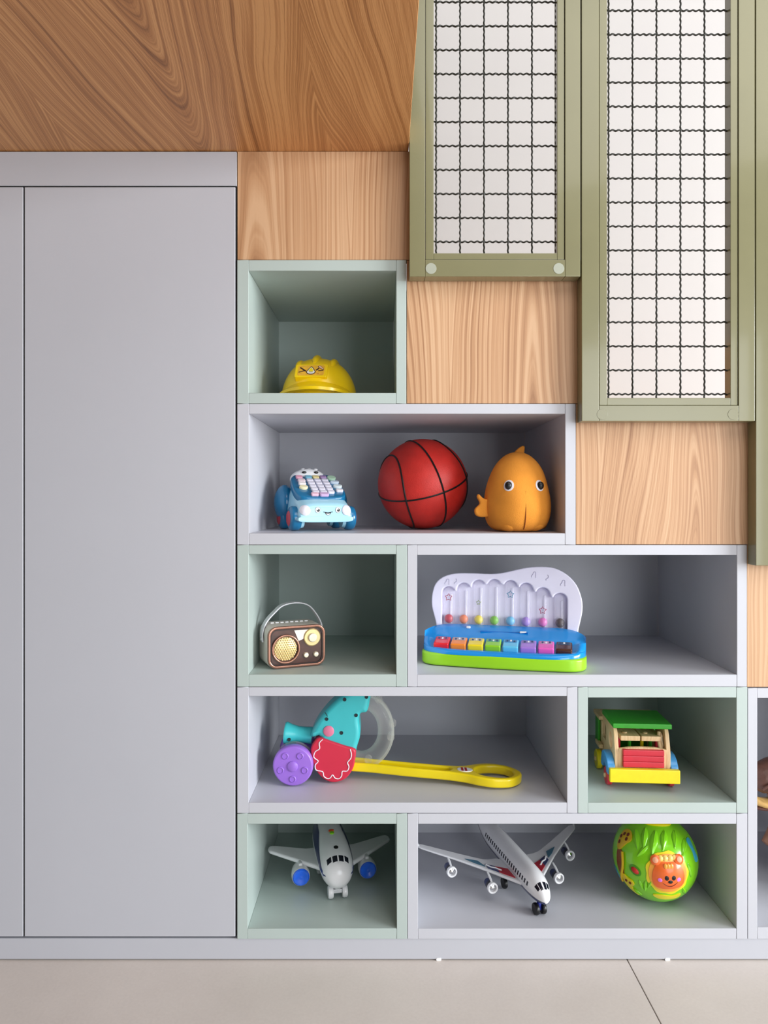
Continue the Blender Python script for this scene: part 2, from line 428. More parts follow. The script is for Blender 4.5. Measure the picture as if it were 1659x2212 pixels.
# ---------------------------------------------------------------- mesh panels
FT = .036   # how far the frames stand in front of the boxes
TOPZ = CAMH+1.42
def mesh_panel(label, L, R, B, oi, o, wires_x, wires_y0, caps, capmat=None):
    """L, R, B: outer edges; oi: (left, right, bottom) of inner frame; o: opening, all pixels at the frame's face"""
    t = thing('mesh_panel', label, 'mesh panel', (0, 0, 0), group='olive framed wire mesh panels of the stair guard')
    def q(px, py): p = P(px, py, -FT); return p.x, p.z
    xl, _ = q(L, 0); xr, zb_ = q(R, B); a0, _ = q(oi[0], 0); a1, az = q(oi[1], oi[2]); b0, _ = q(o[0], 0); b1, bz = q(o[1], o[2])
    y0, y1 = -FT, -.0006
    MB().bb(xl, a0-.0006, y0, y1, zb_, TOPZ, .0016).build('stile', M_OLIVE, t)
    MB().bb(a1+.0006, xr, y0, y1, zb_, TOPZ, .0016).build('stile', M_OLIVE, t)
    MB().bb(a0-.0006, a1+.0006, y0+.0002, y1, zb_+.0002, az-.0006, .0012).build('rail', M_OLIVE, t)
    MB().bb(a0-.0006, a1+.0006, y0+.0002, y1, TOPZ-.04, TOPZ, .0012).build('rail', M_OLIVE, t)
    ins = thing_part('inner_frame', t)
    MB().bb(a0+.0004, b0, y0+.002, y1-.006, az, TOPZ-.041, .0012).build('inner_stile', M_OLIVE, ins)
    MB().bb(b1, a1-.0004, y0+.002, y1-.006, az, TOPZ-.041, .0012).build('inner_stile', M_OLIVE, ins)
    MB().bb(b0, b1, y0+.0022, y1-.006, az, bz, .0012).build('inner_rail', M_OLIVE, ins)
    # crimped wires in the middle of the frame's thickness
    yw = -.018; pitch = .0512; crimp = pitch/4
    p0 = P(wires_x, wires_y0, yw)
    zs = []; z = p0.z
    while z < TOPZ-.03:
        zs.append(z); z += pitch
    xs = []; x = p0.x
    while x < b1+.004:
        xs.append(x); x += pitch
    n = int((b1-b0)/.0022)
    path = [(b0-.004+(b1-b0+.008)*k/n, yw+.0009*math.sin(((b0+(b1-b0)*k/n)-p0.x)/crimp*2*PI), .0011*math.cos(((b0+(b1-b0)*k/n)-p0.x)/crimp*2*PI)) for k in range(n+1)]
    w = MB().tube(path, .0019, 6).build('wire', M_WIRE, t)
    for k, z in enumerate(zs):
        if k == 0: w.location.z = z
        else: clone(w, t, (0, 0, z))
    zb2, zt2 = bz-.004, TOPZ-.035; n = int((zt2-zb2)/.0024)
    path = [(.0006*math.cos((zb2+(zt2-zb2)*k/n-p0.z)/crimp*2*PI), yw-.0009*math.sin((zb2+(zt2-zb2)*k/n-p0.z)/crimp*2*PI), zb2+(zt2-zb2)*k/n) for k in range(n+1)]
    w = MB().tube(path, .0019, 6).build('wire', M_WIRE, t)
    for k, x in enumerate(xs):
        if k == 0: w.location.x = x
        else: clone(w, t, (x, 0, 0))
    for (cx, cy, r) in caps:
        c = P(cx, cy, -FT)
        MB().lathe([(r, -.0008), (r, .0002), (r-.0004, .0005)], 28, T((c.x, -FT, c.z)) @ RX(PI/2)).build('screw_cap', capmat or plain('cap_plastic', '#A9AC9C', .35), t)
    return t
def thing_part(name, parent):
    o = bpy.data.objects.new(name, None); COL.objects.link(o); o.parent = parent; o.empty_display_size = .02
    return o
mesh_panel('olive framed wire mesh panel beside the wooden deck, with pale screw caps', 884.5, 1254, 597.5, (919, 1220, 560), (937, 1204, 546), 942, 522.5, [(931, 580, .0115), (1207, 580, .0115)])
mesh_panel('taller olive framed wire mesh panel reaching lower, with screw caps painted olive', 1256.5, 1631, 910, (1295, 1595, 875), (1312, 1579, 859), 1314.5, 851.5, [(1301, 895, .0115), (1584, 895, .0115)], M_OLIVE)
mesh_panel('sliver of olive mesh panel frame at the right picture edge', 1633, 2006, 1222, (1671, 1970, 1187), (1688, 1955, 1171), 1690, 1163, [(1677, 1207, .0115)], M_OLIVE)

# ================================================================ toys
FLOOR = {k: FZ(v)+.0008 for k, v in {1: 849, 2: 1152, 3: 1457, 4: 1734, 5: 2006, 6: 2003}.items()}   # rests a hair above the board
def at(px, d, row): return ((px-CX)*(CAMD+d)/FP, d, FLOOR[row])
M_WHITE = plain('white_plastic', '#F1F1F3', .28, .015, 20, coat=.3)
M_BLACK = plain('black_plastic', '#101012', .35)
M_CHROME = plain('chrome', '#D8D8DA', .12, .02, metal=1.)
def flatmap(M):
    return lambda u, v, h: M @ Vector((u, v, h))

# ---------------------------------------------------------------- yellow helmet
M_YEL = plain('helmet_yellow', '#FFD60A', .3, .02, coat=.2)
hm = thing('toy_helmet', 'yellow toy hard hat with a picture plate on its front', 'helmet', at(690, .205, 1), math.radians(-4))
rx, ry, hz = .092, .104, .106
prof = [(1.0, 0), (1.005, .004)]
def dome(rx, ry, hz, z0=.0):
    rings = []
    for i in range(17):
        a = PI/2*i/17; c = math.cos(a)**.86; z = z0+hz*math.sin(a)
        rings.append([(rx*c*math.cos(2*PI*j/40), ry*c*math.sin(2*PI*j/40), z) for j in range(40)])
    rings.append([(rx*.02*math.cos(2*PI*j/40), ry*.02*math.sin(2*PI*j/40), z0+hz) for j in range(40)])
    return MB().loft([[(x*.97, y*.97, .001) for x, y, z in rings[0]]]+rings)
dome(rx, ry, hz, .004).build('shell', M_YEL, hm)
def dz(x, y):
    q = 1-(x/rx)**2-(y/ry)**2
    return .004+hz*max(0, q)**.52
for xc in (-.042, -.002, .038):
    path = []
    ys = [-.064+.128*k/12 for k in range(13)] if xc == -.002 else [-.056+.112*k/12 for k in range(13)]
    for y in ys: path.append((xc, y, dz(xc, y)+.001))
    MB().tube(path, [.004]+[.0085]*11+[.004], 10).build('ridge', M_YEL, hm)
# brim: a peak round the front, wide in the middle
rg = []
for k in range(25):
    a = math.radians(-160+140*k/24); w = .021*math.sin(PI*k/24)**.6+.002
    c, s = math.cos(a), math.sin(a)
    bx, by = rx*1.0*c, ry*1.0*s
    ox, oy = (rx+w)*c, (ry+w*1.25)*s
    up = .018*math.sin(PI*k/24)
    rg.append([(bx*.95, by*.95, .010+up*.5), (ox, oy, .008+up*.6), (ox, oy, .013+up*.7), (bx*.97, by*.97, .022+up*1.1), (bx*.9, by*.9, .022+up*1.1)])
MB().loft(rg).build('brim', M_YEL, hm)
# front plate
PM = T((-.006, -.0800, .0655)) @ RX(math.radians(-37)) @ RX(PI/2)
MB().prism(rrect(.076, .042, .004), -.016, .006, bev=.0015, M=PM).build('front_plate', M_YEL, hm)
stk = MB().prism(rrect(.062, .033, .005), .0058, .0064, M=PM).build('sticker', plain('sticker_orange', '#F0B63A', .4, .12, 120), hm, label='orange picture sticker with tools and a drop')
fm = flatmap(PM @ T((0, 0, .0064)) @ Matrix.Scale(1.06, 4))
def bar(name, a, b, w, mat, h=.0004):
    a, b = Vector(a), Vector(b); t = (b-a).normalized(); n = Vector((-t.y, t.x))*w/2
    return MB().patch([tuple(a-n), tuple(b-n), tuple(b+n), tuple(a+n)], fm, h, 1).build(name, mat, stk)
M_SD = plain('sticker_dark', '#3A1E1A', .5); M_SW = plain('sticker_white', '#F7F3EA', .5); M_SP = plain('sticker_pink', '#EFC2A8', .5)
MB().patch(smooth_poly([(0, .012), (.008, 0), (.0105, -.006), (.005, -.0125), (-.005, -.0125), (-.0105, -.006), (-.008, 0)], 4), fm, .0003).build('print_outline', M_SD, stk)
MB().patch(smooth_poly([(0, .0095), (.006, 0), (.0085, -.006), (.004, -.0105), (-.004, -.0105), (-.0085, -.006), (-.006, 0)], 4), fm, .0006).build('print_drop', M_SW, stk)
MB().patch([(0, .0088), (.0058, -.002), (.0035, -.0045), (-.0035, -.0045), (-.0058, -.002)], fm, .0008).build('print_drop_top', plain('sticker_yellow', '#F3E32A', .5), stk)
bar('print_line', (-.0045, -.0062), (.0045, -.0062), .0012, M_SD, .0009)
bar('print_handle', (-.025, .009), (-.011, -.003), .0032, M_SD)
bar('print_handle', (-.027, -.006), (-.014, -.001), .0022, M_SD)
bar('print_handle', (.011, -.0005), (.017, .006), .0034, M_SD)
bar('print_handle', (.016, -.002), (.027, -.001), .002, M_SD)
MB().patch(smooth_poly([(.014, .011), (.019, .014), (.027, .005), (.027, .001), (.021, .004)], 4), fm, .0003).build('print_outline', M_SD, stk)
MB().patch(smooth_poly([(.0155, .0108), (.019, .0128), (.026, .005), (.0258, .0025), (.021, .0055)], 4), fm, .0006).build('print_hammer', M_SP, stk)
MB().patch(circ(.001, 10, .0165, -.0115), fm, .0005).build('print_dot', plain('sticker_red', '#B02A1A', .5), stk)
MB().ell((.097, -.02, .009), (.0045, .0045, .0045), 12, 8).build('strap_stud', M_CHROME, hm)
MB().ell((.101, -.024, .006), (.003, .003, .003), 10, 8).build('strap_stud', M_CHROME, hm)

# ---------------------------------------------------------------- blue telephone car
M_CB = plain('car_pale_blue', '#A9DBEE', .25, .02, coat=.4)
M_CT = plain('car_teal', '#12709E', .25, .02, coat=.4)
M_CR = plain('car_red', '#B8384A', .4)
tcar = thing('toy_telephone_car', 'blue toy telephone car with a smiling face and keypad bonnet', 'toy car', at(683, .185, 2), math.radians(20))
def ring_xz(y, w, zb_, zt_, e=3.2, n=32, wt=1.0):
    out = []
    for j in range(n):
        a = 2*PI*j/n; c, s = math.cos(a), math.sin(a)
        x = w*math.copysign(abs(c)**(2/e), c); z = (zb_+zt_)/2+(zt_-zb_)/2*math.copysign(abs(s)**(2/e), s)
        x *= 1+(wt-1)*(z-zb_)/(zt_-zb_)
        out.append((x, y, z))
    return out
secs = [(-.091, .05, .030, .052), (-.088, .064, .024, .060), (-.08, .07, .022, .066), (-.055, .072, .022, .078), (-.02, .072, .022, .095), (.02, .071, .022, .112), (.05, .068, .022, .116), (.075, .06, .026, .108), (.088, .045, .036, .09)]
carb = MB().loft([ring_xz(y, w, a, b_, 3.4, 36, .80) for y, w, a, b_ in secs]); carb.build('body', M_CB, tcar)
from mathutils.bvhtree import BVHTree
car_bvh = BVHTree.FromPolygons([Vector(p) for p in carb.v], carb.f)
MB().loft([ring_xz(y, w, a, b_, 4, 32) for y, w, a, b_ in ((-.0925, .052, .022, .032), (-.091, .065, .020, .034), (-.07, .071, .020, .034), (-.06, .071, .020, .034))]).build('bumper', M_CB, tcar)
# keypad bonnet, tilted towards the viewer
KM = T((0, -.006, .1005)) @ RX(math.radians(27))
bon = smooth_poly([(-.052, .05), (-.060, .02), (-.062, -.03), (-.052, -.058), (-.02, -.066), (.02, -.066), (.052, -.058), (.062, -.03), (.060, .02), (.052, .05), (.03, .066), (-.03, .066)], 4)
kp = MB().prism(bon, -.012, .006, bev=.005, M=KM).build('keypad', M_CT, tcar)
km = lambda x, y, z=.006: KM @ T((x, y, z))
def key(w, h, hx, x, y, name='key', t=.006, oval=False):
    o = circ(w/2, 18, ry=h/2) if oval else rrect(w, h, min(w, h)*.3, 3)
    MB().prism(o, -.001, t, bev=.0018, seg=2, M=km(x, y)).build(name, plain('key_'+hx[1:], hx, .35), kp)
for c in range(3):
    for r in range(5):
        key(.0165, .0125, '#EAE6F4', -.013+.0185*c, .022-.0155*r)
for x, hx in ((-.036, '#EBA9BD'), (-.013, '#7FBBD2'), (.0055, '#E9D79A'), (.024, '#A98BB8')): key(.0165, .013, hx, x, .040)
key(.022, .02, '#BFE3C4', .044, .036, oval=True)
key(.018, .016, '#F1DCE2', -.034, .020); key(.018, .012, '#F4EAEA', -.036, .004)
key(.021, .016, '#F4ECC2', -.037, -.016, oval=True)
key(.022, .013, '#D8E8F6', .046, .012, oval=True); key(.022, .014, '#E8F4F6', .048, -.010, oval=True)
key(.018, .011, '#EBC0D0', -.018, -.052); key(.022, .014, '#D7B6DC', .004, -.053); key(.017, .011, '#F2EEF4', .047, -.032)
# white head at the top of the keypad, with two dark eyes
hd = MB().ell((-.006, .056, .121), (.046, .024, .027), 28, 14).build('head', M_WHITE, tcar)
for x in (-.020, .010): MB().ell((x, .0385, .1385), (.0058, .003, .0032), 12, 8).build('eye', M_BLACK, hd)
for x, y in ((-.012, .06), (.004, .062), (.02, .06)): MB().ell((x-.006, y, .1465), (.006, .006, .003), 10, 6).build('bump', M_WHITE, hd)
# haunches over the back wheels
for s in (-1, 1):
    MB().ell((s*.066, .052, .064), (.026, .036, .044), 20, 14).build('haunch', M_CT, tcar)
wheel = None
for x in (-.066, .066):
    for y in (-.052, .056):
        s = math.copysign(1, x); MM = T((x, y, .0285)) @ RY(s*PI/2)
        w = MB().lathe([(.010, -.013), (.0235, -.013), (.0275, -.009), (.0285, -.003), (.0285, .005), (.0265, .010), (.021, .013), (.010, .013)], 28, MM).build('wheel', M_CT, tcar)
        MB().lathe([(.018, .011), (.018, .0135), (.014, .016), (.004, .0165)], 24, MM).build('hub_cap', M_CR, w)
        MB().lathe([(.022, -.020), (.024, -.012), (.020, -.008)], 20, MM).build('inner_disc', M_CB, w)
# face on the nose
def nose(u, v, h): # front surface follows the nose section
    hit = car_bvh.ray_cast(Vector((u, -.5, v)), Vector((0, 1, 0)))
    p, n = (hit[0], hit[1]) if hit[0] is not None else (Vector((u, -.05, v)), Vector((0, -1, 0)))
    if n.y > 0: n = -n
    return p+n*h
for x in (-.049, .049): MB().patch(circ(.0115, 22, x, .047), nose, .0015, dome=.003).build('headlight', plain('lamp_white', '#EDEBF4', .3), tcar)
for x in (-.020, .028):
    e = MB().patch(circ(.0068, 20, x, .048), nose, .0006).build('eye_ring', plain('eye_dark', '#20262C', .4), tcar)
    MB().patch(circ(.0062, 20, x, .048), nose, .0009).build('eye_white', M_WHITE, e)
    MB().patch(circ(.0036, 16, x+.0008, .0475), nose, .0013).build('pupil', M_BLACK, e)
    MB().patch(circ(.0013, 10, x-.0006, .0492), nose, .0017).build('glint', M_WHITE, e)
mo = MB().patch(smooth_poly([(-.003, .0425), (.004, .041), (.011, .0425), (.0085, .0375), (.004, .0355), (-.0005, .0375)], 4), nose, .0006).build('mouth', M_BLACK, tcar)
MB().patch(smooth_poly([(-.0002, .0398), (.004, .0392), (.0085, .0398), (.0065, .0372), (.004, .0364), (.0015, .0372)], 4), nose, .001).build('tongue', M_WHITE, mo)
MB().tube([nose(u, .0435+abs(u-.004)*.10-.001, .0006) for u in [-.007+.022*k/10 for k in range(11)]], .0007, 6).build('smile_line', M_BLACK, mo)

# ---------------------------------------------------------------- red ball
M_RED = plain('ball_red', '#C92A22', .5, .08, 40, .25, 420)
bl = thing('ball', 'red play ball with black seams', 'ball', at(913, .225, 2))
BR = .1105
MB().ell((0, 0, BR), (BR, BR, BR), 48, 28).build('shell', M_RED, bl)
BM = T((0, 0, BR)) @ RY(math.radians(-14)) @ RX(math.radians(18)) @ RZ(math.radians(20))
def seam(fn, closed=True):
    MB().tube([BM @ Vector(fn(2*PI*k/72)).normalized().__mul__(BR+.0002) for k in range(72 if closed else 73)], .0022, 6, closed).build('seam', M_BLACK, bl)
seam(lambda a: (math.cos(a), math.sin(a), 0)); seam(lambda a: (0, math.cos(a), math.sin(a)))
for s in (-1, 1):
    seam(lambda a, s=s: (s*(.78+.22*math.cos(2*a))*.95, .85*math.cos(a), .85*math.sin(a)))

# ---------------------------------------------------------------- orange plush fish
M_OR = plain('plush_orange', '#EE9A34', .9, .08, 18, .35, 700)
M_ORD = plain('plush_dark', '#241A18', .9, .1, 40)
M_CRM = plain('plush_cream', '#EFEAF0', .9, .03, 40, .2, 700)
fsh = thing('plush_fish', 'round orange plush fish with button eyes and small side fins', 'plush toy', at(1117, .105, 2), math.radians(4))
pr = [(.02, 0), (.045, .001), (.062, .009), (.0715, .025), (.0755, .048), (.0745, .075), (.069, .105), (.059, .135), (.045, .158), (.027, .174), (.010, .1805), (.001, .181)]
pr = smooth_poly(pr, 3, False)
rings = []
for r, z in pr:
    ring = []
    for j in range(48):
        a = 2*PI*j/48; rr = r
        fold = math.exp(-((a-1.5*PI)/.16)**2)
        rr *= 1-.05*fold*max(0, 1-z/.09)
        rr *= 1+.012*math.sin(5*a+z*60)*(1-abs(z-.09)/.1)
        ring.append((rr*math.cos(a), rr*1.05*math.sin(a), z))
    rings.append(ring)
MB().loft(rings).build('body', M_OR, fsh, 60)
def body_pt(a, z, h=0):
    r = .001
    for i in range(len(pr)-1):
        if pr[i][1] <= z <= pr[i+1][1] and pr[i+1][1] > pr[i][1]:
            t = (z-pr[i][1])/(pr[i+1][1]-pr[i][1]); r = pr[i][0]*(1-t)+pr[i+1][0]*t
    return Vector(((r+h)*math.cos(a), (r*1.05+h)*math.sin(a), z))
MB().tube([body_pt(1.5*PI, .006+.085*k/14, -.0016) for k in range(15)], .0011, 6).build('seam', plain('seam_brown', '#8F4A12', .9), fsh)
for s in (-1, 1):
    fn = lambda u, v, h, s=s: body_pt(1.5*PI+s*.52+u/.07, .103+v, h)
    e = MB().patch(circ(.0115, 26, 0, 0, .0125), fn, .0010, dome=.001).build('eye_patch', M_CRM, fsh, 60)
    c = body_pt(1.5*PI+s*.52, .103, .0025); MB().ell(c, (.0082, .006, .0092), 18, 12).build('button_eye', M_BLACK, e)
def fin(pts, th, M, name, mat, bev=.004):
    return MB().prism(smooth_poly(pts, 5), -th/2, th/2, bev=bev, M=M).build(name, mat, fsh, 60)
fin([(.01, .02), (-.012, .026), (-.024, .036), (-.028, .03), (-.022, .015), (-.033, .002), (-.03, -.012), (-.012, -.016), (.01, -.008)], .014, T((-.068, -.012, .048)) @ FRONT, 'side_fin', M_OR)
fin([(-.01, .024), (.008, .02), (.014, .0), (.012, -.03), (.0, -.044), (-.012, -.036), (-.008, -.01)], .012, T((.064, .012, .048)) @ RZ(.5) @ FRONT, 'side_fin', M_OR)
fin([(-.016, -.012), (-.008, .004), (.006, .015), (.013, .013), (.012, -.004), (.018, -.014)], .012, T((.012, .03, .182)) @ FRONT, 'top_fin', M_OR)
fin([(-.03, 0), (-.04, .03), (-.03, .06), (0, .045), (.03, .06), (.04, .03), (.03, 0)], .014, T((0, .078, .075)) @ RZ(PI/2) @ RX(PI/2), 'tail_fin', M_OR)
for s, z in ((-1, .012), (1, .012)):
    MB().ell((s*.026, -.032, .014), (.026, .030, .014), 20, 12).build('cheek', M_OR, fsh)

# ---------------------------------------------------------------- retro radio
M_BEI = plain('radio_cream', '#CFC8BE', .4, .02); M_BRZ = plain('radio_rose_gold', '#B08270', .22, .05, metal=.85)
M_BRN = plain('radio_brown', '#4A2C24', .25, .3, 60, coat=.5); M_GLD = plain('radio_gold', '#E9D49A', .28, .08, metal=.55)
rad = thing('retro_radio', 'small cream retro radio with bronze front and strap handle', 'radio', (-.2125, .104, FLOOR[3]), math.radians(23))
W, H, D = .134, .094, .084
RM = T((0, 0, H/2)) @ FRONT
MB().prism(rrect(W, H, .020), -D/2+.002, D/2-.004, bev=.004, M=RM).build('case', M_BEI, rad)
MB().prism(rrect(W-.001, H-.001, .020), D/2-.008, D/2+.002, [rrect(W-.013, H-.013, .015)], bev=.002, M=RM).build('bezel', M_BRZ, rad)
MB().prism(rrect(W-.0125, H-.0125, .015), D/2-.006, D/2-.002, M=RM).build('dial_plate', M_BRN, rad)
MB().prism(rrect(W-.013, H-.013, .0148), D/2-.003, D/2+.0005, [rrect(W-.018, H-.018, .0125)], M=RM).build('inner_trim', plain('trim_dark', '#2A1814', .3), rad)
# pale wedge of the dial scale between grille and knob
MB().prism([(-.006, .036), (.042, .036), (.034, .030), (.012, .014), (.004, .012)], D/2-.003, D/2-.001, M=RM).build('dial_scale', plain('scale_cream', '#EFE3DA', .4), rad)
gx, gz, gr = -.026, -.004, .0325
MB().prism(circ(gr, 40, gx, gz), D/2-.003, D/2+.004, [circ(gr-.004, 40, gx, gz)], bev=.0014, M=RM).build('grille_rim', M_BRZ, rad)
gp = MB().lathe([(gr-.0035, 0), (gr*.7, .0025), (gr*.3, .0045), (.001, .005)], 36, RM @ T((gx, gz, D/2-.003))).build('speaker_grille', M_GLD, rad)
bd = MB()
for i in range(-5, 6):
    for j in range(-5, 6):
        x = (i+.5*(j % 2))*.0054; y = j*.0048
        if math.hypot(x, y) < gr-.007:
            bd.ell((gx+x, gz+y, D/2-.003+.005*(1-(math.hypot(x, y)/gr)**2)+.0005), (.0024, .0021, .0018), 8, 6, RM)
o = bd.build('grille_bumps', M_GLD, gp); o['kind'] = 'stuff'
kx, kz = .0355, .018
dl = MB().lathe([(.020, 0), (.020, .003), (.018, .005), (.010, .005)], 36, RM @ T((kx, kz, D/2-.003))).build('tuning_dial', M_GLD, rad)
MB().lathe([(.0105, .004), (.0105, .008), (.009, .0105), (.003, .011)], 28, RM @ T((kx, kz, D/2-.003))).build('knob', plain('knob_cream', '#F3E9CF', .25, metal=.2), dl)
for x in (.021, .0445):
    MB().lathe([(.0062, 0), (.0062, .004), (.0048, .0065), (.001, .007)], 20, RM @ T((x, -.021, D/2-.003))).build('small_knob', plain('knob_cream', '#F3E9CF', .25, metal=.2), rad)
for k in range(8):
    MB().box((-.044+.0115*k, .010, H+.0005), (.008, .006, .003), .001).build('top_button', M_WHITE, rad)
# strap handle
pth = [(-W/2-.003, .0, .056), (-W/2-.003, .002, .076), (-W/2+.008, .010, .098), (-W/2+.032, .021, .119), (-.014, .028, .132), (.018, .030, .136), (.045, .027, .129), (W/2-.006, .017, .110), (W/2+.003, .006, .088), (W/2+.003, .0, .066)]
pth = smooth_poly(pth, 5, False)
rg = []
for i, p in enumerate(pth):
    a = Vector(pth[max(0, i-1)]); b = Vector(pth[min(len(pth)-1, i+1)]); t = (b-a).normalized()
    n = t.cross(Vector((0, 1, 0))).normalized(); p = Vector(p); hw = .0105; th = .0013
    rg.append([p+Vector((0, -hw, 0))+n*th, p+Vector((0, hw, 0))+n*th, p+Vector((0, hw, 0))-n*th, p+Vector((0, -hw, 0))-n*th])
st_ = MB().loft(rg).build('strap', plain('strap_grey', '#D3D3D8', .6, .05, 200), rad)
for s in (-1, 1):
    MB().ell((s*(W/2+.0045), 0, .061), (.003, .004, .004), 14, 10).build('rivet', M_CHROME, st_)

# ---------------------------------------------------------------- toy piano
M_PB = plain('piano_blue', '#1592E0', .22, .02, coat=.5); M_PG = plain('piano_green', '#9BDA1C', .3, .02, coat=.2)
M_PW = plain('piano_white', '#EFEBFC', .35, .015, coat=.2)
pia = thing('toy_piano', 'toy piano with rainbow keys, blue body and white ball tube board', 'toy piano', (.275, .113, FLOOR[3]), math.radians(-14))
plan = smooth_poly([(-.186, .0), (-.184, -.035), (-.168, -.058), (-.13, -.068), (0, -.074), (.13, -.068), (.168, -.058), (.184, -.035), (.186, 0), (.184, .035), (.168, .058), (.13, .066), (0, .068), (-.13, .066), (-.168, .058), (-.184, .035)], 4)
MB().prism(plan, 0, .028, bev=.005, M=None).build('base', M_PG, pia)
prof = [(-.071, .027), (-.071, .031), (-.066, .036), (-.056, .037), (-.050, .034), (-.016, .045), (-.010, .052), (.012, .060), (.034, .070), (.048, .077), (.060, .074), (.066, .062), (.067, .027)]
secs = []
N = 44
for k in range(N+1):
    t = math.sin(PI/2*(-1+2*k/N))
    sy = (1-abs(t)**5)**.4 if abs(t) < 1 else 0
    sy = max(sy, .12)
    sh = 1-.35*abs(t)**7
    x = .185*t
    lift = .010*abs(t)**4 if abs(t) < .95 else .010*abs(t)**4
    ring = []
    for y, z in prof:
        zz = .027+(z-.027)*sh
        if -.055 < y < -.012: zz += .009*max(0, min(1, (abs(x)-.158)/.012))   # cheeks either side of the keys
        ring.append((x, y*sy, zz+(lift*.6 if z > .03 else 0)))
    secs.append(ring)
MB().loft(secs).build('body', M_PB, pia, 50)
keyc = [('#E0202A', '#C04060'), ('#F58A2A', '#B0A0A0'), ('#F2D81E', '#C8C090'), ('#8FD024', '#50A090'), ('#62C4EA', '#3A8AC0'), ('#A87FD8', '#8A78B8'), ('#EE62BE', '#C88AB8'), ('#4A2318', '#38506A')]
for i, (c, lab) in enumerate(keyc):
    x = -.137+.0392*i
    KMx = T((x, -.031, .044)) @ RX(math.radians(14))
    k = MB().box((0, 0, .0), (.0355, .040, .018), .0035, 3, KMx).build('key', plain('pkey_'+c[1:], c, .2, .02, coat=.5), pia)
    MB().box((0, .009, .0092), (.027, .015, .0008), .0003, 1, KMx).build('key_label', plain('plab_'+lab[1:], lab, .3, .3, 260), k)
    lm = flatmap(KMx @ T((0, .009, .0097)))
    for q in range(3):
        MB().patch(rrect(.004, .008, .001, 2, -.008+.008*q, random.uniform(-.002, .002)), lm, .0003, 1).build('print', M_WHITE if q % 2 else plain('print_navy', '#27406A', .4), k)
# slot with a white slider
MB().tube([(-.055+.11*k/12, .022+.004*math.sin(PI*k/12), .0665-.002*math.sin(PI*k/12)) for k in range(13)], .0022, 8).build('slider_slot', plain('slot_blue', '#0B6FC2', .4), pia)
MB().box((.044, .024, .0675), (.016, .006, .005), .002).build('slider', M_WHITE, pia)
MB().box((-.085, .034, .0725), (.010, .006, .006), .002).build('slider', M_WHITE, pia)
# upright board
def bxz(cx, cy): return ((cx-800)*.000283, .0705+(672-cy)*.000296)
outl = [(215, 660), (202, 610), (176, 520), (174, 430), (200, 335), (270, 272), (380, 242), (520, 238), (680, 240), (780, 228), (880, 204), (980, 182), (1100, 172), (1210, 184), (1310, 235), (1385, 315), (1425, 420), (1430, 510), (1412, 600), (1398, 660), (1390, 712), (1340, 722), (1000, 722), (600, 722), (270, 722), (222, 712)]
outl = smooth_poly([bxz(*p) for p in outl], 3)
tx = [318, 447, 575, 707, 843, 972, 1110, 1250]; ty = [350, 318, 290, 282, 287, 305, 338, 378]
hole = []
for i in range(8):
    w = 58
    for k in range(1, 10):
        a = PI-PI*k/10
        hole.append((tx[i]+w*math.cos(a), ty[i]+52-52*math.sin(a)))
    if i < 7:
        hole.append(((tx[i]+tx[i+1])/2, max(ty[i], ty[i+1])+36))
hole += [(1308, 430), (1308, 700), (262, 700), (262, 400)]
hole = [bxz(*p) for p in hole]
BMx = T((0, .050, 0)) @ RX(math.radians(-7)) @ FRONT
MB().prism(outl, -.008, .012, [hole], bev=.003, M=BMx).build('board', M_PW, pia)
MB().prism(outl, -.011, -.0075, bev=.001, M=BMx).build('board_back', M_PW, pia)
M_TUB = clear('tube_clear', '#F2F0FA', .16, .08)
balls = ['#C8283A', '#F0824A', '#F0D83A', '#7CC42A', '#6AC0E4', '#AC8ADC', '#E46ABE', '#4A342C']
for i in range(8):
    x0, z1 = bxz(tx[i], ty[i]+6); z0 = bxz(0, 690)[1]
    rgs = []
    for z in (z0, z1-.012, z1-.006, z1-.002, z1):
        rr = .0135 if z < z1-.010 else .0135*math.sqrt(max(.02, 1-((z-(z1-.012))/.012)**2))
        rgs.append([(x0+rr*math.cos(PI*k/12), z, -.007+rr*math.sin(PI*k/12)*1.35) for k in range(13)])
    tb = MB().loft(rgs, False, False, BMx).build('tube', M_TUB, pia, 60)
    # flat facet in the middle of the tube front, as moulded
    MB().box((x0+.004, (z0+z1)/2-.004, -.0062), (.0058, (z1-z0)-.026, .002), .0008, 1, BMx).build('tube_rib', M_PW, tb)
    c = BMx @ Vector((x0, z0+.0225, .0)); MB().ell(c, (.0108, .0088, .0108), 18, 12).build('ball', plain('pball_'+balls[i][1:], balls[i], .3), pia)
def star(i, cy, colr, r=.0088, dx=0):
    x0, z = bxz(tx[i]+dx, cy); pts = []
    for k in range(10):
        a = PI/2+PI*k/5; q = r if k % 2 == 0 else r*.55
        pts.append(BMx @ Vector((x0+q*math.cos(a), z+q*math.sin(a), .0092)))
    MB().tube(pts, .0010, 5, True).build('star_print', plain('star_'+colr[1:], colr, .4), pia)
star(0, 440, '#B01030'); star(4, 402, '#2A86A8'); star(6, 520, '#B01050'); star(2, 475, '#8A9A5A', .0055)
def note(cx, cy, double):
    x, z = bxz(cx, cy); pth = []
    if double:
        pth = [(-.005, -.006), (-.0055, -.003), (-.002, .002), (-.001, .006), (.004, .0065), (.0045, -.001), (.0045, -.007)]
    else: pth = [(-.003, -.006), (-.0035, -.003), (.001, .0), (.002, .004), (.0, .007)]
    MB().tube([BMx @ Vector((x+a, z+b, .0122)) for a, b in smooth_poly(pth, 3, False)], .0006, 5).build('note', plain('note_grey', '#A9A4BE', .5), pia)
for q in ((305, 315, 1), (380, 310, 0), (1038, 240, 1), (1150, 262, 0), (1275, 300, 1)): note(*q)

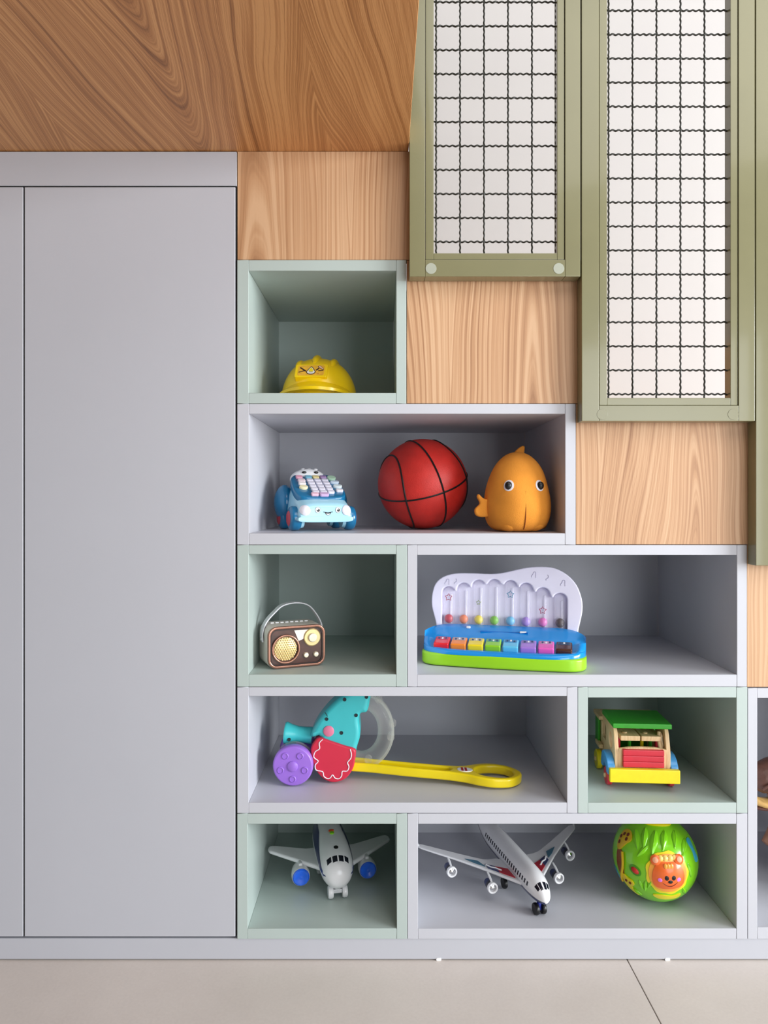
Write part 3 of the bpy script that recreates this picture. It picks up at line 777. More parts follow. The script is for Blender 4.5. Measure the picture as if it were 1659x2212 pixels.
# ---------------------------------------------------------------- turquoise elephant push toy
M_TQ = plain('toy_turquoise', '#3FC0C4', .35, .02, coat=.2); M_BIB = plain('toy_red', '#D22C46', .4, .02)
M_PUR = plain('toy_purple', '#9C6ED4', .35, .02, coat=.2); M_PNK = plain('toy_pink', '#DE7C98', .4, .06)
M_PYL = plain('toy_yellow', '#F4D90E', .3, .02, coat=.3); M_HOLE = plain('screw_hole', '#16282C', .7)
M_CLR = clear('dome_clear', '#F4F2E6', .13, .05)
E0 = Vector(at(720, .115, 4))
ele = thing('elephant_push_toy', 'turquoise elephant push toy with a red bib and long yellow handle', 'push toy', E0)
def EL(cx, cy, d):   # crop coordinates of the toy's side view -> local x, z
    p = P(560+cx/4.879, 1480+cy/4.879, d)-E0
    return (p.x, p.z)
DB = .112
bodyo = [(640, 556), (560, 560), (540, 520), (600, 400), (690, 280), (780, 190), (880, 112), (1000, 60), (1120, 52), (1172, 90), (1164, 180), (1135, 288), (1070, 308), (1052, 370), (1064, 480), (1058, 570), (1030, 660), (1000, 800), (960, 900), (860, 960), (740, 950), (640, 880), (590, 760)]
bodyo = [EL(x, y, DB) for x, y in bodyo]
F2 = T((0, -.115+DB, 0)) @ FRONT      # local z of the prism: -depth
def dd(d): return -(d-DB)
MB().prism(smooth_poly(bodyo, 4), dd(DB+.078), dd(DB), bev=.012, seg=5, M=F2).build('body', M_TQ, ele, 50)
bib = [(540, 680), (575, 605), (632, 558), (760, 598), (900, 645), (1012, 685), (1008, 800), (985, 890), (920, 980), (830, 1022), (740, 1022), (650, 970), (592, 890), (560, 790)]
bibo = [EL(x, y, DB-.008) for x, y in bib]
bb_ = MB().prism(smooth_poly(bibo, 3), dd(DB+.030), dd(DB-.008), bev=.004, M=F2).build('bib', M_BIB, ele)
sc = [(668, 572), (632, 610), (635, 670), (590, 700), (575, 760), (622, 800), (590, 840), (600, 895), (668, 912), (680, 960), (720, 985), (750, 975), (772, 945), (800, 980), (840, 985), (868, 955), (875, 908), (925, 905), (945, 860), (930, 815), (965, 770), (970, 720), (958, 676)]
pts = [EL(x, y, DB-.008) for x, y in smooth_poly(sc, 3, False)]
MB().tube([F2 @ Vector((x, z, dd(DB-.0083))) for x, z in pts], .0012, 6).build('scallop_line', M_WHITE, bb_)
x, z = EL(732, 484, DB); MB().lathe([(.0125, -.002), (.0125, .0015), (.010, .0030), (.002, .0035)], 26, F2 @ T((x, z, 0))).build('cheek', M_PNK, ele)
for cx, cy in ((900, 152), (1130, 125), (1020, 318), (866, 503), (710, 358), ):
    x, z = EL(cx, cy, DB)
    MB().lathe([(.0042, -.004), (.0042, .0007), (.002, .0002)], 16, F2 @ T((x, z, 0))).build('screw_hole', M_HOLE, ele)
x0, z0 = EL(690, 285, DB); x1, z1 = EL(720, 330, DB)
MB().tube([F2 @ Vector((x0, z0, -.001)), F2 @ Vector(((x0+x1)/2+.0008, (z0+z1)/2, .0002)), F2 @ Vector((x1, z1, .0002))], .0008, 6).build('brow_line', M_HOLE, ele)
# stub leg at the left, flared end
a = Vector((*EL(560, 530, DB+.03), 0)); b = Vector((*EL(268, 500, DB+.03), 0))
pA = Vector((a.x, -.115+DB+.03, a.y)); pB = Vector((b.x, -.115+DB+.03, b.y))
leg = MB().tube([pA+(pB-pA)*t for t in (0, .25, .5, .75, .93, 1.0)], [.020, .0185, .018, .021, .0255, .024], 20).build('leg', M_TQ, ele)
c = pA+(pB-pA)*.80; MB().lathe([(.004, -.003), (.004, .0007), (.002, .0002)], 16, T((c.x, c.y-.0225, c.z-.008)) @ FRONT).build('screw_hole', M_HOLE, leg)
MB().tube([(pB.x+.014, .045, pB.z-.01), (pB.x+.012, .045, .045), (pB.x+.03, .045, .03)], [.012, .014, .012], 14).build('axle_arm', M_TQ, ele)
# wheels
for d, full in ((.092, 1), (.205, 0)):
    pw = P(633, 1654.5, .092)-E0; r = .0462
    y = d-.115
    MM = T((pw.x, y, r+.0005)) @ RX(PI/2)
    w = MB().lathe([(.012, -.020), (r*.93, -.020), (r*.97, -.016), (r, -.008), (r, 0), (r*.96, .0045), (r*.9, .006), (.012, .006)], 40, MM).build('wheel', M_PUR, ele)
    MB().lathe([(.0118, .004), (.0118, .0085), (.009, .0105), (.001, .011)], 26, MM).build('hub', M_PUR, w)
    for k in range(5):
        a = math.radians(90+36+72*k)
        MB().lathe([(.0078, .004), (.0078, .0075), (.0062, .0085), (.0058, .0072), (.001, .0072)], 22, MM @ T((.029*math.cos(a), .029*math.sin(a), 0))).build('wheel_dimple', M_PUR, w)
    MB().lathe([(r*.96, -.034), (r*.995, -.030), (r*.995, -.021), (r*.95, -.0195)], 40, MM).build('tread_ring', M_CLR, w)
# clear popper half ring
arc = []
for k in range(25):
    a = math.radians(82-196*k/24)
    arc.append((1075+262*math.cos(a), 470-318*math.sin(a)))
pr3 = [Vector((EL(x, y, DB+.04)[0], -.115+DB+.04, EL(x, y, DB+.04)[1])) for x, y in arc]
cl = MB().tube(pr3, [.017]+[.0195]*23+[.016], 16, flat=1.5).build('clear_half_ring', M_CLR, ele)
arc2 = [(1075+335*math.cos(math.radians(78-150*k/20)), 470-385*math.sin(math.radians(78-150*k/20))) for k in range(21)]
MB().tube([Vector((EL(x, y, DB+.04)[0], -.115+DB+.03, EL(x, y, DB+.04)[1])) for x, y in arc2], .003, 8, flat=2).build('flange', M_CLR, cl)
for cx, cy in ((1405, 400), (1388, 540), (1150, 780), (1260, 150)):
    x, z = EL(cx, cy, DB+.03)
    MB().lathe([(.009, -.006), (.009, .006), (.004, .007), (.004, .002)], 18, T((x, -.115+DB+.03, z)) @ FRONT).build('screw_boss', M_CLR, cl)
# handle: channelled bar with a loop, lying on the shelf
hx0 = P(760, 1690, .10).x-E0.x
def HP(px, d): return ((px-CX)*(CAMD+d)/FP-E0.x, d-.115)
lx, ly = HP(1070, .117)
out_ = [HP(742, .122), HP(800, .116), HP(880, .104), HP(960, .096), (lx-.075, ly-.031), (lx-.045, ly-.044), (lx-.01, ly-.052), (lx+.03, ly-.043), (lx+.056, ly-.014), (lx+.056, ly+.014), (lx+.03, ly+.043), (lx-.01, ly+.052), (lx-.045, ly+.042), (lx-.075, ly+.026), HP(960, .140), HP(880, .146), HP(800, .156), HP(742, .162)]
out_ = smooth_poly(out_, 5)
hol = smooth_poly([(lx-.050, ly), (lx-.038, ly-.025), (lx-.006, ly-.036), (lx+.027, ly-.029), (lx+.040, ly), (lx+.027, ly+.029), (lx-.006, ly+.036), (lx-.038, ly+.025)], 5)
gx0 = HP(752, .12)[0]; gx1 = lx-.095
grv = []
for (qx, qd) in ((756, .131), (800, .125), (880, .113), (950, .106), (968, .108), (974, .117), (968, .128), (950, .131), (880, .137), (800, .147), (756, .152)): grv.append(HP(qx, qd))
HT = RY(math.radians(3.2)) @ T((0, 0, .0187))
hnd = MB().prism(out_, .006, .027, [hol, grv], bev=.005, seg=4, M=HT).build('handle', M_PYL, ele)
MB().prism([(x, y+(.002 if y > .012 else -.001)) for x, y in grv], .009, .014, M=HT).build('channel_floor', M_PYL, hnd)
bx_, by_ = lx-.073, -.001
BG = HT @ T((bx_, by_, .027))
lg = MB().prism(circ(.018, 28, ry=.013), -.001, .0012, bev=.0006, M=BG).build('badge', M_WHITE, hnd, label='white oval badge with red stripes')
for k in (-1, 1):
    MB().box((-.002+k*.0042, 0, .0014), (.0052, .020, .0006), 0, 1, BG).build('stripe', plain('badge_red', '#A3141E', .4), lg)

# ---------------------------------------------------------------- wooden toy truck
M_NAT = wood('toy_beech', 'Z', '#EBCDA0', '#DDB98A', '#B98E60', dens=120, cath=.1, contrast=.6)
M_TG = plain('truck_green', '#2C9A1E', .35, .06, 60, coat=.2); M_TR = plain('truck_red', '#CE2438', .35, .05, 60, coat=.2)
M_TY = plain('truck_yellow', '#F0DC14', .35, .04, 60, coat=.2); M_TB = plain('truck_blue', '#4A9AD8', .35, .04, 60, coat=.2)
trk = thing('wooden_toy_truck', 'wooden toy truck with green roof, red grille and yellow bumper', 'toy truck', at(1369, .142, 4), math.radians(-4))
trk.scale = (.94, .95, .97)
# local: front looks at -y; width about .13
MB().box((0, -.094, .0390), (.163, .013, .031), .002).build('bumper', M_TY, trk)
MB().box((0, -.005, .037), (.105, .165, .014), .002).build('chassis', M_NAT, trk)
fr = smooth_poly([(-.056, .032), (.056, .032), (.056, .0945), (.03, .0985), (0, .0995), (-.03, .0985), (-.056, .0945)], 1)
MB().prism(fr, .070, .080, bev=.0015, M=FRONT).build('front_panel', M_NAT, trk)
for k, z in enumerate((.0580, .0715, .0850)):
    MB().box((0, -.083, z+.004), (.096, .013, .0133), .0018).build('grille_bar', M_TR, trk)
for s in (-1, 1):
    side = [(-.080, .032), (.085, .032), (.085, .1405), (-.058, .1405), (-.068, .125), (-.080, .085)]
    # y, z outline in the side plane, with a round window and a square one
    MBs = MB().prism([(-y, z) for y, z in side], -.005, .005, [circ(.019, 24, .036, .102), rrect(.045, .038, .008, 4, -.035, .103)], bev=.0015, M=T((s*.0605, 0, 0)) @ RZ(-PI/2) @ FRONT)
    MBs.build('side_panel', M_NAT, trk)
    fd = [(-.004+.030*math.cos(a)-.046, .040+.036*math.sin(a)) for a in [PI*k/14 for k in range(15)]]+[(-.080-.002, .030), (-.070, .030), (-.068, .044), (-.05, .052), (-.032, .044), (-.030, .030), (-.02, .030)]
    fd = [(-.084, .036), (-.082, .055), (-.072, .068), (-.055, .076), (-.034, .078), (-.018, .070), (-.010, .050), (-.010, .036), (-.024, .036), (-.030, .046), (-.044, .052), (-.060, .048), (-.068, .036)]
    MB().prism([(-y, z) for y, z in fd], -.009, .009, bev=.002, M=T((s*.074, 0, 0)) @ RZ(-PI/2) @ FRONT).build('fender', M_TB, trk)
    for y, mt, r in ((-.047, M_TR, .0215), (.062, M_TY, .0235)):
        MM = T((s*.0735, y, r)) @ RY(s*PI/2)
        w = MB().lathe([(.004, -.0065), (r-.002, -.0065), (r, -.0045), (r, .0045), (r-.002, .0065), (.006, .0065)], 28, MM).build('wheel', mt, trk)
        MB().lathe([(.0055, .005), (.0055, .009), (.004, .0105), (.001, .011)], 16, MM).build('axle_peg', M_NAT, w)
MB().prism([(-.0685, -.078), (.0685, -.078), (.0685, .04), (-.0685, .04)], .1415, .1535, bev=.002).build('roof', M_TG, trk)
MB().box((0, .082, .129), (.150, .068, .010), .002).build('rear_roof', M_NAT, trk)
MB().box((0, .096, .075), (.118, .008, .09), .002).build('tailgate', M_TG, trk)
for s in (-1, 1):
    MB().box((s*.070, .084, .088), (.007, .030, .068), .0015).build('rear_post', M_TG, trk)
    MB().box((s*.072, .060, .062), (.010, .05, .010), .002).build('side_rail', M_NAT, trk)
    st2 = MB().box((s*.0245, -.035, .1145), (.0465, .058, .012), .002).build('seat_plank', M_NAT, trk)
    MB().lathe([(.006, 0), (.006, .002), (.003, .003)], 16, T((s*.0245-.008, -.038, .1203))).build('peg_top', M_NAT, st2)
for x, mt in ((-.044, M_TR), (-.018, M_TG), (.012, M_TY), (.032, M_TG), (.046, M_TR)):
    MB().lathe([(.0042, .044), (.0042, .109)], 14, T((x, -.028, 0))).build('peg', mt, trk)
MB().tube([(.047, -.066, .088), (.044, -.054, .112), (.047, -.050, .128)], .0045, 10).build('lever', M_NAT, trk)
MB().box((.008, .012, .121), (.085, .010, .018), .002).build('seat_back', M_NAT, trk)
for x, mt in ((.010, M_WHITE), (.022, M_BLACK), (.036, M_TG)):
    MB().lathe([(.005, .105), (.005, .119), (.002, .123)], 14, T((x, .0, 0))).build('peg', mt, trk)

# ---------------------------------------------------------------- chubby white plane
M_NAVY = plain('plane_navy', '#18285E', .3, .03, coat=.4); M_BLU = plain('engine_blue', '#1C68F0', .18, .1, 90, coat=.6)
pl1 = thing('toy_plane', 'chubby white toy plane with bright blue engine fronts', 'toy plane', (-.118, .168, FLOOR[5]), math.radians(12))
def fus(secs, n=36):
    return [[(r*math.cos(2*PI*j/n), y, z+r*sz*math.sin(2*PI*j/n)) for j in range(n)] for y, r, z, sz in secs]
FS = [(-.0715, .004, .052, 1), (-.070, .014, .053, 1), (-.065, .0235, .055, 1), (-.054, .0325, .058, 1), (-.038, .038, .062, 1), (-.015, .0405, .066, 1), (.02, .042, .069, 1), (.09, .042, .071, 1), (.14, .037, .074, 1), (.19, .026, .080, 1), (.225, .012, .086, 1), (.232, .003, .087, 1)]
FS = [tuple(p) for p in smooth_poly(FS, 3, False)]
MB().loft(fus(FS)).build('fuselage', M_WHITE, pl1, 60)
def on_fus(y, a, h, S=FS):   # a: angle from +x towards +z
    for i in range(len(S)-1):
        if S[i][0] <= y <= S[i+1][0]:
            t = (y-S[i][0])/(S[i+1][0]-S[i][0]+1e-9); r = S[i][1]*(1-t)+S[i+1][1]*t; z = S[i][2]*(1-t)+S[i+1][2]*t; sz = S[i][3]*(1-t)+S[i+1][3]*t
            return Vector(((r+h)*math.cos(a), y, z+(r*sz+h)*math.sin(a)))
    return Vector((0, y, S[0][2]))
def fpatch(poly, name, mat, par, S=FS, h=.0006, rings=4, k=.04):
    """poly in (angle*k, y)"""
    return MB().patch(poly, lambda u, v, hh: on_fus(v, u/k, hh, S), h, rings).build(name, mat, par, 60)
rd = math.radians
def quad_on(a0, a1, y0, y1, a2, a3):  # front edge y0 between a0..a1, back edge y1 between a2..a3
    q = []
    for t in range(5): q.append(((a0+(a1-a0)*t/4)*.04, y0))
    for t in range(5): q.append(((a3+(a2-a3)*t/4)*.04, y1))
    return q
for a0, a1, y0, y1 in ((138, 117, -.0530, -.043), (112, 92, -.0555, -.044), (86, 66, -.0555, -.044), (61, 42, -.0530, -.043)):
    fpatch(quad_on(rd(a0), rd(a1), y0, y1, rd((a0-90)*.9+90), rd((a1-90)*.9+90)), 'cockpit_window', plain('window_dark', '#0C1020', .15), pl1)
fpatch([(rd(90)*.04+.0055*math.cos(q), -.020+.0055*math.sin(q)) for q in [2*PI*k/18 for k in range(18)]], 'round_button', M_BLACK, pl1)
fpatch([(rd(92)*.04+.005*math.cos(q), .040+.005*math.sin(q)) for q in [2*PI*k/18 for k in range(18)]], 'green_button', plain('btn_green', '#86D21E', .3), pl1, h=.003)
fpatch([(rd(92)*.04+.006*math.cos(q), .052+.004*math.sin(q)) for q in [2*PI*k/18 for k in range(18)]], 'orange_button', plain('btn_orange', '#E8582A', .3), pl1, h=.003)
# navy sash on the plane's right flank
sash = []
for k in range(13):
    y = -.060+.20*k/12; sash.append((rd(176-44*min(1, (k/8)**.8))*.04, y))
low = []
for k in range(13):
    y = -.052+.20*k/12; low.append((rd(182-16*min(1, k/9))*.04, y))
rg = []
for (u0, y0), (u1, y1) in zip(sash, low):
    rg.append([on_fus(y0+(y1-y0)*t/6, (u0+(u1-u0)*t/6)/.04, .0008) for t in range(7)])
MB().loft(rg, False, False).build('sash', M_NAVY, pl1, 60)
rg2 = [[Vector((-p.x, p.y, p.z)) for p in r] for r in rg]; MB().loft(rg2, False, False).build('sash', M_NAVY, pl1, 60)
def wing(pts, th, z_of, name, mat, par):
    """plan outline (x, y) thick slab, lifted by z_of(x)"""
    m = MB().prism(pts, -th/2, th/2, bev=th*.45, seg=3)
    m.v = [(x, y, z*(1-.5*min(1, abs(x)/.22))+z_of(x)) for x, y, z in m.v]
    return m.build(name, mat, par, 50)
for s in (-1, 1):
    w = [(s*.034, -.004), (s*.050, .000), (s*.082, .024), (s*.138, .066), (s*.151, .078), (s*.152, .096), (s*.142, .106), (s*.110, .100), (s*.060, .088), (s*.034, .086)]
    wing(smooth_poly(w, 3), .013, lambda x: .052+.10*max(0, abs(x)-.03)*.9, 'wing', M_WHITE, pl1)
    ex = s*.0805
    MM = T((ex, -.002, .034)) @ RX(PI/2)
    en = MB().lathe([(.010, -.052), (.016, -.046), (.0195, -.034), (.0220, -.016), (.0215, -.003), (.0205, 0), (.019, -.002), (.017, -.006)], 28, MM).build('engine', M_WHITE, pl1)
    MB().lathe([(.0196, -.006), (.0196, .0015), (.017, .004), (.011, .0035), (.0065, .0015), (.001, .003)], 28, MM).build('intake', M_BLU, en)
    MB().box((ex, .026, .051), (.010, .034, .020), .004, 3).build('pylon', M_WHITE, en)
    MB().prism([(s*.010, .175), (s*.020, .172), (s*.075, .21), (s*.078, .222), (s*.050, .224), (s*.010, .218)], .082, .089, bev=.003).build('tailplane', M_WHITE, pl1)
MB().prism([(.135, .095), (.195, .160), (.235, .165), (.225, .090)], -.005, .005, bev=.003, M=RZ(PI/2) @ RX(PI/2)).build('tail_fin', M_WHITE, pl1)
for s in (-1, 1):
    MB().lathe([(.004, -.006), (.0125, -.006), (.0145, -.003), (.0145, .003), (.0125, .006), (.004, .006)], 24, T((s*.0165, -.045, .0145)) @ RY(PI/2)).build('nose_wheel', M_WHITE, pl1)
    MB().lathe([(.004, -.006), (.0125, -.006), (.0145, -.003), (.0145, .003), (.0125, .006), (.004, .006)], 24, T((s*.028, .075, .0145)) @ RY(PI/2)).build('main_wheel', M_WHITE, pl1)
    MB().tube([(s*.028, .075, .0145), (s*.022, .075, .045)], .005, 10).build('main_strut', M_WHITE, pl1)
MB().box((0, -.045, .0165), (.034, .010, .009), .002).build('axle', M_WHITE, pl1)
MB().tube([(0, -.044, .018), (0, -.042, .040)], .0065, 10).build('nose_strut', M_WHITE, pl1)

# ---------------------------------------------------------------- slim airliner
pl2 = thing('toy_airliner', 'slim white toy airliner with four small engines and red wing marks', 'toy plane', (.333, .105, FLOOR[5]), math.radians(15))
M_SIL = plain('airliner_white', '#E6E6E8', .25, .02, coat=.4)
GS = [(-.088, .002, .046, 1), (-.086, .007, .047, 1), (-.080, .0125, .0495, 1.05), (-.068, .0185, .053, 1.05), (-.05, .0235, .0565, 1.08), (-.025, .0262, .059, 1.1), (.02, .0268, .060, 1.1), (.12, .0268, .062, 1.1), (.20, .0255, .064, 1.1), (.26, .018, .070, 1.05), (.30, .008, .076, 1), (.306, .002, .077, 1)]
GS = [tuple(p) for p in smooth_poly(GS, 3, False)]
MB().loft(fus(GS)).build('fuselage', M_SIL, pl2, 60)
# navy belly, a thin shell under the nose and body
rg = []
for y, r, z, sz in GS[2:]:
    rg.append([((r+.0006)*math.cos(a), y, z+(r*sz+.0006)*math.sin(a)) for a in [rd(200+140*k/16) for k in range(17)]])
MB().loft(rg, False, False).build('belly', M_NAVY, pl2, 60)
for k in range(22):
    y = -.040+.0112*k
    for a in (163, 17):
        fpatch([(rd(a)*.026+dx, y+dy) for dx, dy in ((-.0042, -.0026), (.0042, -.0026), (.0042, .0026), (-.0042, .0026))], 'cabin_window', plain('window_dark', '#0C1020', .15), pl2, GS, .0004, 1, .026)
for a0, a1 in ((143, 122), (118, 96), (84, 62), (58, 37)):
    q = []
    y0, y1 = (-.0755, -.0615)
    for t in range(5): q.append((rd(a0+(a1-a0)*t/4)*.026, y0+(.003 if a0 > 130 or a1 < 50 else 0)))
    for t in range(5): q.append((rd(a1+(a0-a1)*t/4)*.026, y1))
    fpatch(q, 'cockpit_window', plain('window_dark', '#0C1020', .15), pl2, GS, .0004, 3, .026)
zw = lambda x: .050+.13*max(0, abs(x)-.02)
for s in (-1, 1):
    w = [(s*.015, -.022), (s*.026, -.012), (s*.10, .066), (s*.16, .120), (s*.208, .160), (s*.214, .178), (s*.200, .182), (s*.15, .150), (s*.085, .110), (s*.060, .102), (s*.015, .098)]
    wing(smooth_poly(w, 2), .008, zw, 'wing', M_SIL, pl2)
    def wm(u, v, h, s=s): return Vector((s*u, v, zw(u)+.0040+h))
    MB().patch([(.030, .006), (.058, .034), (.058, .062), (.030, .050)], wm, .0012, 1).build('red_mark', plain('mark_red', '#B4182E', .35), pl2)
    MB().patch([(.058, .034), (.078, .054), (.078, .074), (.058, .062)], wm, .0012, 1).build('navy_mark', M_NAVY, pl2)
    MB().tube([wm(u, v, .0012) for u, v in ((.050, .040), (.060, .052), (.070, .056), (.078, .068))], .0022, 6).build('white_mark', M_WHITE, pl2)
    MB().patch([(.082, .062), (.100, .078), (.118, .100), (.090, .090)], wm, .0010, 1).build('teal_mark', plain('mark_teal', '#3F6F86', .35), pl2)
    for ex, ey in ((.084, .012), (.155, .088)):
        ez = zw(ex)-.022
        MM = T((s*ex, ey, ez)) @ RX(PI/2)
        en = MB().lathe([(.004, -.034), (.0085, -.032), (.0100, -.022), (.0105, -.016)], 22, MM).build('engine', M_NAVY, pl2)
        MB().lathe([(.0105, -.017), (.0108, -.010), (.0105, -.006)], 22, MM).build('cowl_band', plain('cowl_grey', '#4A4A50', .3, metal=.6), en)
        MB().prism(circ(.0125, 26), -.007, .002, [circ(.0085, 26)], bev=.0018, M=MM).build('intake_ring', M_WHITE, en)
        MB().lathe([(.0088, -.004), (.0088, -.002), (.004, .0), (.001, .0015)], 20, MM).build('fan', M_CHROME, en)
        MB().tube([(s*ex, ey+.004, ez+.009), (s*ex, ey+.018, ez+.017), (s*ex, ey+.032, zw(ex))], [.0025, .0028, .002], 8).build('pylon', M_SIL, en)
    MB().prism([(s*.008, .255), (s*.085, .30), (s*.085, .312), (s*.008, .290)], .072, .077, bev=.002).build('tailplane', M_SIL, pl2)
    MB().tube([(s*.211, .172, zw(.211)), (s*.216, .182, zw(.211)+.012)], [.003, .0015], 6).build('winglet', M_SIL, pl2)
MB().prism([(.235, .080), (.285, .125), (.31, .125), (.30, .075)], -.003, .003, bev=.002, M=RZ(PI/2) @ RX(PI/2)).build('tail_fin', M_NAVY, pl2)
for s in (-1, 1):
    MB().lathe([(.003, -.0045), (.0115, -.0045), (.013, -.002), (.013, .002), (.0115, .0045), (.003, .0045)], 22, T((s*.0085, -.052, .013)) @ RY(PI/2)).build('nose_wheel', M_BLACK, pl2)
    MB().lathe([(.003, -.0045), (.0115, -.0045), (.013, -.002), (.013, .002), (.0115, .0045), (.003, .0045)], 22, T((s*.03, .07, .013)) @ RY(PI/2)).build('main_wheel', M_BLACK, pl2)
    MB().tube([(s*.03, .07, .013), (s*.022, .07, .045)], .0045, 10).build('main_strut', M_NAVY, pl2)
MB().tube([(0, -.052, .011), (0, -.050, .040)], .0052, 12).build('nose_strut', plain('strut_blue', '#22308E', .25, coat=.4), pl2)

# ---------------------------------------------------------------- green animal ball
M_BG = plain('ball_green', '#86DA14', .25, .06, 14, coat=.4); M_BY = plain('ball_yellow', '#F2DC1E', .3, .05, coat=.3)
M_BO = plain('ball_orange', '#EC6A26', .3, .05, coat=.3); M_LB = plain('ball_light_blue', '#3FB4DC', .3, coat=.3)
gb = thing('activity_ball', 'bright green toy ball with an orange bear face and raised leaves', 'ball', at(1414.5, .128, 5))
GR_ = .0945; gc = (0, 0, GR_)
MB().ell(gc, (GR_, GR_, GR_), 56, 32).build('shell', M_BG, gb)
# the camera looks down at the ball by about 25 degrees and from 20 degrees to its left
def sm(px, py, roll=0.):
    """direction on the ball that faces a given place of its front"""
    o = Vector((0, -CAMD, CAMH)); d = (P(px, py, 0)-o).normalized(); c = Vector(gb.location)+Vector(gc)
    q = o-c; b_ = q.dot(d); k = b_*b_-(q.length_squared-(GR_)**2)
    h = q+d*(-b_-math.sqrt(max(k, 0)))
    n = h.normalized(); return sphere_map(gc, GR_, math.atan2(n.x, -n.y), math.asin(n.z), roll)
f = sm(1444, 1889, .05)
rim = []
for k in range(48):
    a = 2*PI*k/48; rim.append((.0475*(1+.035*math.cos(9*a))*math.cos(a), .0475*(1+.035*math.cos(9*a))*math.sin(a)*1.0))
fd_ = MB().patch(rim, f, .0022, 6).build('face_rim', M_BY, gb, 60)
MB().patch(circ(.041, 40, 0, .001), f, .0036, 6).build('face_disc', plain('ball_apricot', '#F2A23A', .3, coat=.3), fd_, 60)
fc = smooth_poly([(0, .026), (.020, .024), (.031, .010), (.034, -.010), (.026, -.026), (0, -.031), (-.026, -.026), (-.034, -.010), (-.031, .010), (-.020, .024)], 4)
bear = MB().patch(fc, f, .0050, 6, .004).build('bear_face', M_BO, fd_, 60)
for s in (-1, 1):
    MB().patch(circ(.0105, 22, s*.025, .030), f, .006, 3, .003).build('ear', M_BO, fd_, 60)
    MB().patch(circ(.0058, 16, s*.025, .030), f, .0085, 3, .001).build('inner_ear', plain('ball_peach', '#F0A882', .4), fd_, 60)
    MB().patch(circ(.0044, 14, s*.0068+.001, -.004, .0050), f, .0088, 2, .0008).build('eye', M_BLACK, fd_, 60)
    MB().patch(circ(.0050, 14, s*.0185, -.0085, .0042), f, .0078, 2, .0008).build('cheek', plain('ball_violet', '#E27AD8', .4), fd_, 60)
MB().patch(circ(.0046, 14, .001, -.0118, .0034), f, .009, 2, .001).build('nose', M_BLACK, fd_, 60)
MB().tube([f(-.014+.030*k/12, -.0145-.0080*math.sin(PI*k/12), .0075) for k in range(13)], .0007, 6).build('smile', plain('ball_brown', '#6A2412', .5), fd_)
for x in (-.006, .0, .006): MB().patch(circ(.0036, 12, x, .0185, .005), f, .0082, 2, .001).build('forelock', plain('ball_apricot', '#F2A23A', .3), fd_, 60)
for x in (-.014, -.004, .007, .017): MB().patch(circ(.0058, 14, x, .0335), f, .005, 2, .002).build('tuft', plain('ball_pale_yellow', '#F4D070', .35), fd_, 60)
f = sm(1372, 1880, -.4)
bt = MB().patch(circ(.0145, 26, 0, 0, .0105), f, .0012, 3).build('button_well', plain('ball_dark_green', '#4C9A10', .35), gb, 60)
MB().patch(circ(.0095, 22, 0, 0, .0062), f, .002, 3, .0035).build('button', plain('ball_red', '#D6202A', .2, coat=.5), bt, 60)
# giraffe panel on the left, patches and all
f = sm(1346, 1822, 0)
gh = smooth_poly([(-.012, .030), (.0, .034), (.012, .028), (.018, .016), (.010, .004), (.004, -.006), (-.004, -.016), (-.014, -.012), (-.018, .004), (-.017, .020)], 4)
gi = MB().patch(gh, f, .003, 4, .002).build('giraffe_head', plain('ball_mustard', '#D8B41E', .35), gb, 60)
for u, v in ((-.010, .012), (-.004, .020), (.006, .023), (.008, .013), (-.008, .0)): MB().patch(circ(.0030, 10, u, v, .0042), f, .0055, 2).build('spot', plain('ball_brown', '#6A2412', .5), gi, 60)
f = sm(1340, 1862, 0)
MB().patch(smooth_poly([(-.014, .024), (.002, .026), (.010, .010), (.012, -.012), (.008, -.030), (-.004, -.026), (-.012, -.004)], 4), f, .0016, 4).build('giraffe_neck', plain('ball_umber', '#8A4A1C', .4), gb, 60)
MB().tube([f(.006+.006*math.sin(k/3), .026-.070*k/14, .0035) for k in range(15)], .0030, 8).build('giraffe_mane', plain('ball_mustard', '#D8B41E', .35), gb)
f = sm(1358, 1905, 0)
gl = MB().patch(smooth_poly([(-.012, .018), (.002, .014), (.014, .010), (.016, .0), (.006, -.010), (.018, -.026), (.012, -.030), (-.004, -.014), (-.012, 0)], 4), f, .003, 4).build('giraffe_leg', M_BY, gb, 60)
for u, v in ((-.002, .006), (.008, .004)): MB().patch(circ(.0028, 10, u, v), f, .0048, 2).build('spot', plain('ball_brown', '#6A2412', .5), gl, 60)
f = sm(1334, 1885, 0); MB().patch(rrect(.022, .032, .004, 3), f, .0014, 4).build('blue_panel', M_LB, gb, 60)
f = sm(1497, 1835, 0); MB().patch(rrect(.018, .052, .006, 3), f, .0014, 4).build('blue_panel', M_LB, gb, 60)
f = sm(1420, 1775, 0); MB().patch(circ(.031, 32, 0, .002, .016), f, .004, 4, .003).build('top_badge', M_BY, gb, 60)
